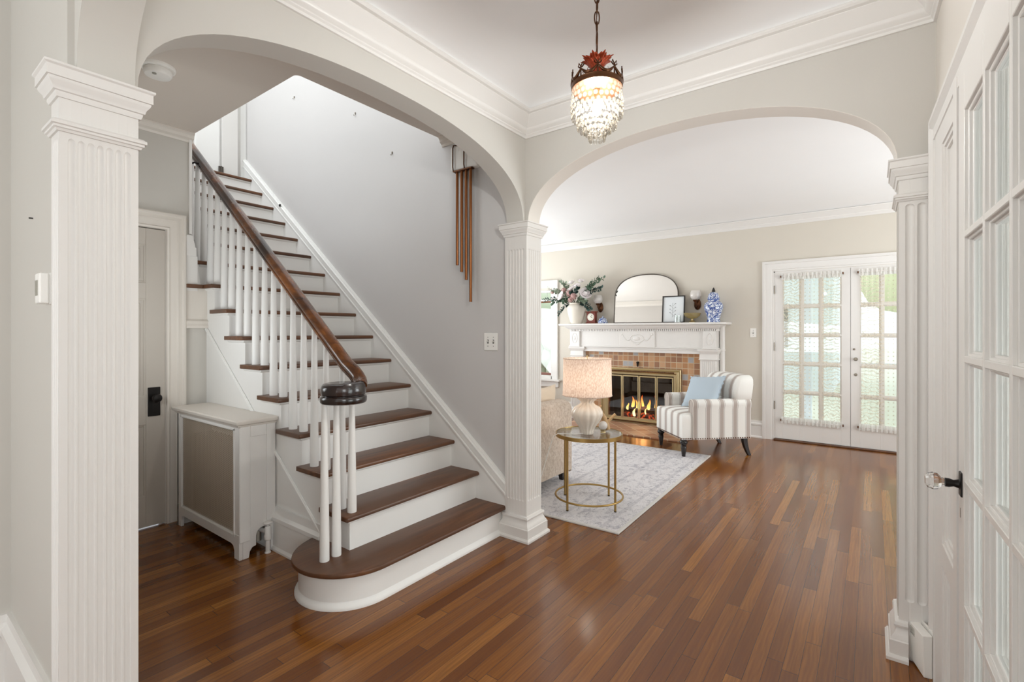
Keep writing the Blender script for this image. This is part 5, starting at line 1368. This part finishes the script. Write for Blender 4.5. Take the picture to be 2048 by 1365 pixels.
def cushion(m, w, h, t, n=18, e=0.16):
    """puffed square pillow in local x,z with thickness y"""
    for sgn in (-1,1):
        def fn(u, v):
            a, b = 2*u-1, 2*v-1
            pin = 1-e*(1-abs(a))*0.0
            x = a*w/2*(1-0.09*(1-b*b)*a*a); z = b*h/2*(1-0.09*(1-a*a)*b*b)
            y = sgn*t/2*((1-abs(a)**2.6)*(1-abs(b)**2.6))**0.55
            return (x, y, z)
        m.surf(fn, n, n)
pc = thing('throw_pillow', 'cream boucle throw pillow standing against the sofa arm', 'pillow', (3.68,2.46,0.46))
m = MB(Matrix.Translation((3.665,2.395,0.635)) @ Matrix.Rotation(math.radians(3),4,'Z') @ Matrix.Rotation(math.radians(8),4,'X')); cushion(m, 0.46, 0.38, 0.14)
m.build('cushion', M['pillow_cream'], pc, smooth=60, weld=True)
pc2 = thing('patterned_pillow', 'dark navy and white patterned pillow tucked behind the cream pillow', 'pillow', (3.72,2.62,0.46))
m = MB(Matrix.Translation((3.72,2.62,0.62)) @ Matrix.Rotation(math.radians(20),4,'Z') @ Matrix.Rotation(math.radians(-16),4,'X')); cushion(m, 0.40, 0.36, 0.13)
m.build('cushion', M['china_small'], pc2, smooth=60, weld=True)

# ------------------------------------------------------------------ armchair (built about its own base, then turned)
AR = math.radians(-136.3)
ac = thing('armchair', 'small striped linen armchair with dark turned legs beside the fireplace', 'armchair', (5.585,1.525,0.0), AR)
HW, FY_, BY_ = 0.3325, -0.380, 0.380
def lb(m, name, mat, **k): return m.build(name, mat, ac, local=True, **k)
m = MB(); rings = []
for z,ins in ((0.188,0.004),(0.195,0.0),(0.40,0.0),(0.435,0.004),(0.448,0.016),(0.452,0.04)):
    rings.append([(-0.315+ins,FY_+ins,z),(0.315-ins,FY_+ins,z),(0.315-ins,-0.255,z),(0.315-ins,0.30,z),(-0.315+ins,0.30,z),(-0.315+ins,-0.255,z)])
m.loft(rings)
lb(m, 'seat_front', M['stripe_x'], smooth=40)
m = MB()
def seat(u, v):
    x = (u-0.5)*0.60; y = FY_+0.012+v*0.60
    return (x, y, 0.448+0.030*(math.sin(PI*min(1,max(0,u)))**0.5)*(math.sin(PI*min(1,max(0,v)))**0.4))
m.surf(seat, 16, 14); m.box(-0.30,0.30,FY_+0.012,0.22,0.42,0.4475)
lb(m, 'seat_cushion', M['stripe_x'], smooth=60)
for s in (-1,1):
    def arm_ring(y, dz=0.0, ins=0.0):
        pts = [(0.235,0.19),(0.332-ins,0.19),(0.332-ins,0.50)]
        c, r = (0.292,0.552+dz), 0.052-ins
        pts += [(c[0]+r*math.cos(a), c[1]+r*math.sin(a)) for a in [-0.3+ (PI+0.9)*i/12 for i in range(13)]]
        pts += [(0.248,0.50)]
        return [(s*x,y,z) for x,z in pts]
    m = MB(); m.loft([arm_ring(-0.268,0.0,0.006),arm_ring(-0.262),arm_ring(0.0,0.0),arm_ring(0.22,0.002),arm_ring(0.36,0.004),arm_ring(0.378,0.0,0.008)])
    lb(m, 'arm', M['stripe_y'], smooth=50)
    m = MB(); m.tube([(s*0.238,-0.270,0.20),(s*0.240,-0.270,0.48),(s*0.246,-0.270,0.53)]+[(s*(0.292+0.050*math.cos(a)),-0.270,0.552+0.050*math.sin(a)) for a in [PI*0.95-(PI+0.5)*i/10 for i in range(11)]]+[(s*0.330,-0.270,0.48),(s*0.330,-0.270,0.20)], 0.004, 6)
    lb(m, 'arm_piping', M['trim_warm'], smooth=60)
m = MB()
def back_ring(z, y0, y1, hw, r=0.03):
    return [(-hw+r,y0,z),(hw-r,y0,z),(hw-0.006,y0+0.012,z),(hw,y0+r,z),(hw,y1-r*0.4,z),(hw-r*0.4,y1,z),(-hw+r*0.4,y1,z),(-hw,y1-r*0.4,z),(-hw,y0+r,z),(-hw+0.006,y0+0.012,z)]
bk = [(0.19,0.26,0.372,0.328),(0.45,0.215,0.378,0.328),(0.588,0.205,0.385,0.328),(0.596,0.21,0.383,0.322),(0.604,0.205,0.388,0.330),(0.68,0.208,0.398,0.333),(0.75,0.222,0.408,0.330),(0.80,0.245,0.414,0.320),(0.830,0.272,0.414,0.300),(0.846,0.306,0.408,0.262),(0.850,0.335,0.395,0.21)]
m.loft([back_ring(z,a,b,h) for z,a,b,h in bk]); lb(m, 'back', M['stripe_x'], smooth=50)
m = MB()
def nails(p, q, n):
    for i in range(n):
        t = (i+0.5)/n; m.sphere((p[0]+(q[0]-p[0])*t, p[1]+(q[1]-p[1])*t, 0.200), 0.0066, 8, 6)
nails((-0.315,FY_-0.001),(0.315,FY_-0.001),26); nails((0.317,FY_),(0.317,-0.26),6); nails((0.334,-0.255),(0.334,0.37),24); nails((-0.317,FY_),(-0.317,-0.26),6)
lb(m, 'nailhead_trim', M['bronze'], smooth=60)
for s in (-1,1):
    m = MB(); m.lathe([(0,0.0),(0.018,0.0),(0.020,0.012),(0.018,0.02),(0.020,0.026),(0.030,0.105),(0.026,0.112),(0.030,0.120),(0.023,0.128),(0.038,0.145),(0.041,0.158),(0.036,0.170),(0.029,0.176),(0.035,0.184),(0.035,0.192),(0,0.192)], (s*0.275,-0.345,ZRUG if False else 0.0), 20)
    lb(m, 'leg', M['black_wood'], smooth=40)
    m = MB(); rings = []
    for t in range(9):
        u = t/8; z = 0.192*(1-u); y = 0.325+0.058*u**1.8; w = 0.026-0.009*u
        rings.append([(s*0.285-w,y-w,z),(s*0.285+w,y-w,z),(s*0.285+w,y+w,z),(s*0.285-w,y+w,z)])
    m.loft(rings); lb(m, 'leg', M['black_wood'], smooth=30, bevel=0.003)
pb_ = thing('blue_pillow', 'pale blue linen pillow with frayed edge on the striped armchair', 'pillow', (5.56,1.53,0.47), AR)
PM = Matrix.Translation((0.03,0.02,0.185)) @ Matrix.Rotation(math.radians(24),4,'Z') @ Matrix.Rotation(math.radians(-34),4,'X') @ Matrix.Rotation(math.radians(-6),4,'Y')
m = MB(PM); cushion(m, 0.43, 0.38, 0.15); m.build('cushion', M['pillow_blue'], pb_, smooth=60, weld=True, local=True)
m = MB(PM)
def fr_(u, v):
    a = u*4; k = int(a)%4; t = a-int(a); s_ = 2*t-1
    p = [(s_*0.215,-0.19),(0.215,s_*0.19),(-s_*0.215,0.19),(-0.215,-s_*0.19)][k]
    sc = 0.955+0.085*v+0.012*math.sin(u*260)*v
    bow = 1-0.085*(1-s_*s_)
    x, z = p
    if k in (0,2): z *= bow
    else: x *= bow
    return (x*sc, 0.006*math.sin(u*190)*v, z*sc)
m.surf(fr_, 240, 2); m.build('fringe', M['pillow_blue'], pb_, smooth=60, local=True)
# ------------------------------------------------------------------ outside the windows
def blob(name, label, cat, c, r, mat, group=None, seed=0):
    rnd = random.Random(seed); m = MB()
    for i in range(26):
        z = rnd.uniform(-0.8,0.9); a = rnd.uniform(0,2*PI); q = math.sqrt(max(0,1-z*z))*rnd.uniform(0.55,0.95)
        p = (c[0]+r[0]*q*math.cos(a), c[1]+r[1]*q*math.sin(a), c[2]+r[2]*z*0.8)
        m.sphere(p, min(r)*rnd.uniform(0.28,0.48), 10, 7)
    m.sphere(c, tuple(x*0.8 for x in r), 12, 8)
    return tag(m.build(name, M[mat], smooth=60), label, cat, group)
blob('shrub', 'green shrub outside the living room window above the red fence', 'shrub', (9.9,5.9,0.75), (0.8,1.4,0.8), 'hedge_dark', 'garden shrubs', 1)
blob('shrub', 'yellow green shrub seen through the right leaf of the glazed doors', 'shrub', (11.0,-1.6,0.3), (0.9,1.1,0.9), 'hedge', 'garden shrubs', 2)
blob('tree', 'pale green tree far behind the glazed doors', 'tree', (15.0,-2.8,3.4), (2.2,2.6,2.8), 'hedge', 'garden trees', 3)
blob('tree', 'dark green tree beyond the living room window', 'tree', (15.2,10.6,3.2), (2.0,2.4,2.6), 'hedge_dark', 'garden trees', 4)
m = MB(); m.box(8.6,8.68,3.2,8.5,-0.6,0.45)
tag(m.build('garden_fence', M['brickred'], smooth=0), 'low brick red fence outside the living room window', 'fence')
pg = thing('porch', 'white porch rail and posts outside the glazed doors', 'porch', (7.6,0.2,-0.1))
m = MB(); m.box(6.80,8.9,-2.6,2.6,-0.18,-0.08); m.build('deck', M['porch'], pg, smooth=0)
for y in (-2.4,-0.9,0.75,2.4):
    m = MB(); m.box(8.70,8.82,y,y+0.12,-0.08,2.6); m.build('post', M['siding'], pg, smooth=0)
m = MB(); m.box(8.72,8.80,-2.4,2.5,0.78,0.86); m.build('rail', M['porch'], pg, smooth=0)
nh = thing('neighbour_house', 'pale sided house beyond the porch', 'house', (19,3,0))
m = MB(); m.box(18,24,1.0,9.0,-0.6,4.2); m.build('wall', M['siding'], nh, smooth=0)
m = MB(); m.prism([(0.6,4.2),(9.4,4.2),(5.0,6.6)], 'x', 17.6, 24.4); m.build('roof', M['hinge'], nh, smooth=0)
for y in (2.2,4.6,7.0):
    m = MB(); m.box(17.95,18.0,y,y+0.9,0.8,2.2); m.build('window', M['glass_smoke'], nh, smooth=0)

# ------------------------------------------------------------------ light
def area(name, loc, d, sx, sy, power, col=(1,1,1), spread=180):
    l = bpy.data.lights.new(name, 'AREA'); l.shape = 'RECTANGLE'; l.size = sx; l.size_y = sy; l.energy = power; l.color = col; l.spread = math.radians(spread)
    o = bpy.data.objects.new(name, l); COL.objects.link(o)
    o.location = loc; o.rotation_euler = Vector(d).to_track_quat('-Z','Y').to_euler(); return o
def point(name, loc, power, col, r=0.03):
    l = bpy.data.lights.new(name, 'POINT'); l.energy = power; l.color = col; l.shadow_soft_size = r
    o = bpy.data.objects.new(name, l); COL.objects.link(o); o.location = loc; return o
DAY = (0.90,0.965,1.0)
area('daylight_near_room_window', (-3.2,1.35,1.45), (1,-0.1,0.9), 2.1, 1.9, 58, (0.90,0.965,1.0))
area('fill_near_room_side', (-1.3,-3.0,1.6), (0,1,0), 2.4, 1.7, 46, (0.90,0.965,1.0))  # added lamp out of view, brightens the left column and nearby wall
area('daylight_living_left_window', (4.7,5.3,1.2), (0,-1,1.0), 2.6, 1.8, 55, (0.90,0.965,1.0))
area('daylight_living_right_window', (4.7,-2.35,1.2), (0,1,1.0), 2.6, 1.8, 58, DAY)
area('daylight_upstairs_window', (0.2,4.0,4.6), (1,0.0,-0.25), 2.4, 1.4, 38, (0.88,0.945,1.0))
area('daylight_vestibule', (1.05,-1.75,1.25), (0,1,0.5), 1.8, 2.0, 43, (0.91,0.97,1.0))
area('fill_stair_hall', (0.64,3.2,1.2), (1,0,0.6), 0.7, 0.5, 3.2, (0.92,0.97,1.0))  # unseen fill lamp added to lift the stair hall, no window there
point('chandelier_bulb', (CX,CY,2.092), 16.0, (0.95,0.98,1.0), 0.02)
point('table_lamp_bulb', (LX,LY,0.955), 0.7, (1.0,0.96,0.91), 0.035)
point('fire_glow', (6.66,2.64,0.26), 2.2, (1.0,0.45,0.16), 0.08)

wd = bpy.data.worlds.new('sky'); SC.world = wd; wd.use_nodes = True
nt = wd.node_tree; nt.nodes.clear()
bg = nt.nodes.new('ShaderNodeBackground'); out = nt.nodes.new('ShaderNodeOutputWorld')
bg.inputs[0].default_value = (0.90,0.95,1.0,1); bg.inputs[1].default_value = 1.15
nt.links.new(bg.outputs[0], out.inputs[0])

# ------------------------------------------------------------------ camera
cam = bpy.data.cameras.new('camera'); co = bpy.data.objects.new('camera', cam); COL.objects.link(co)
cam.sensor_width = 36.0; cam.lens = 973.0/2048*36.0; cam.shift_y = -18.5/2048; cam.clip_start = 0.05; cam.clip_end = 200
co.location = (0,0,1.31); co.rotation_euler = (PI/2, 0, math.atan2(721.0,973.0)-PI/2)
SC.camera = co
SC.view_settings.view_transform = 'Standard'; SC.view_settings.look = 'None'; SC.view_settings.gamma = 1.0
SC.view_settings.use_curve_mapping = False; SC.view_settings.exposure = 0.93
cy = SC.cycles
cy.use_denoising = True; cy.max_bounces = 10; cy.diffuse_bounces = 6; cy.glossy_bounces = 4; cy.transparent_max_bounces = 24; cy.transmission_bounces = 6
cy.sample_clamp_indirect = 6.0; cy.caustics_reflective = False; cy.caustics_refractive = False
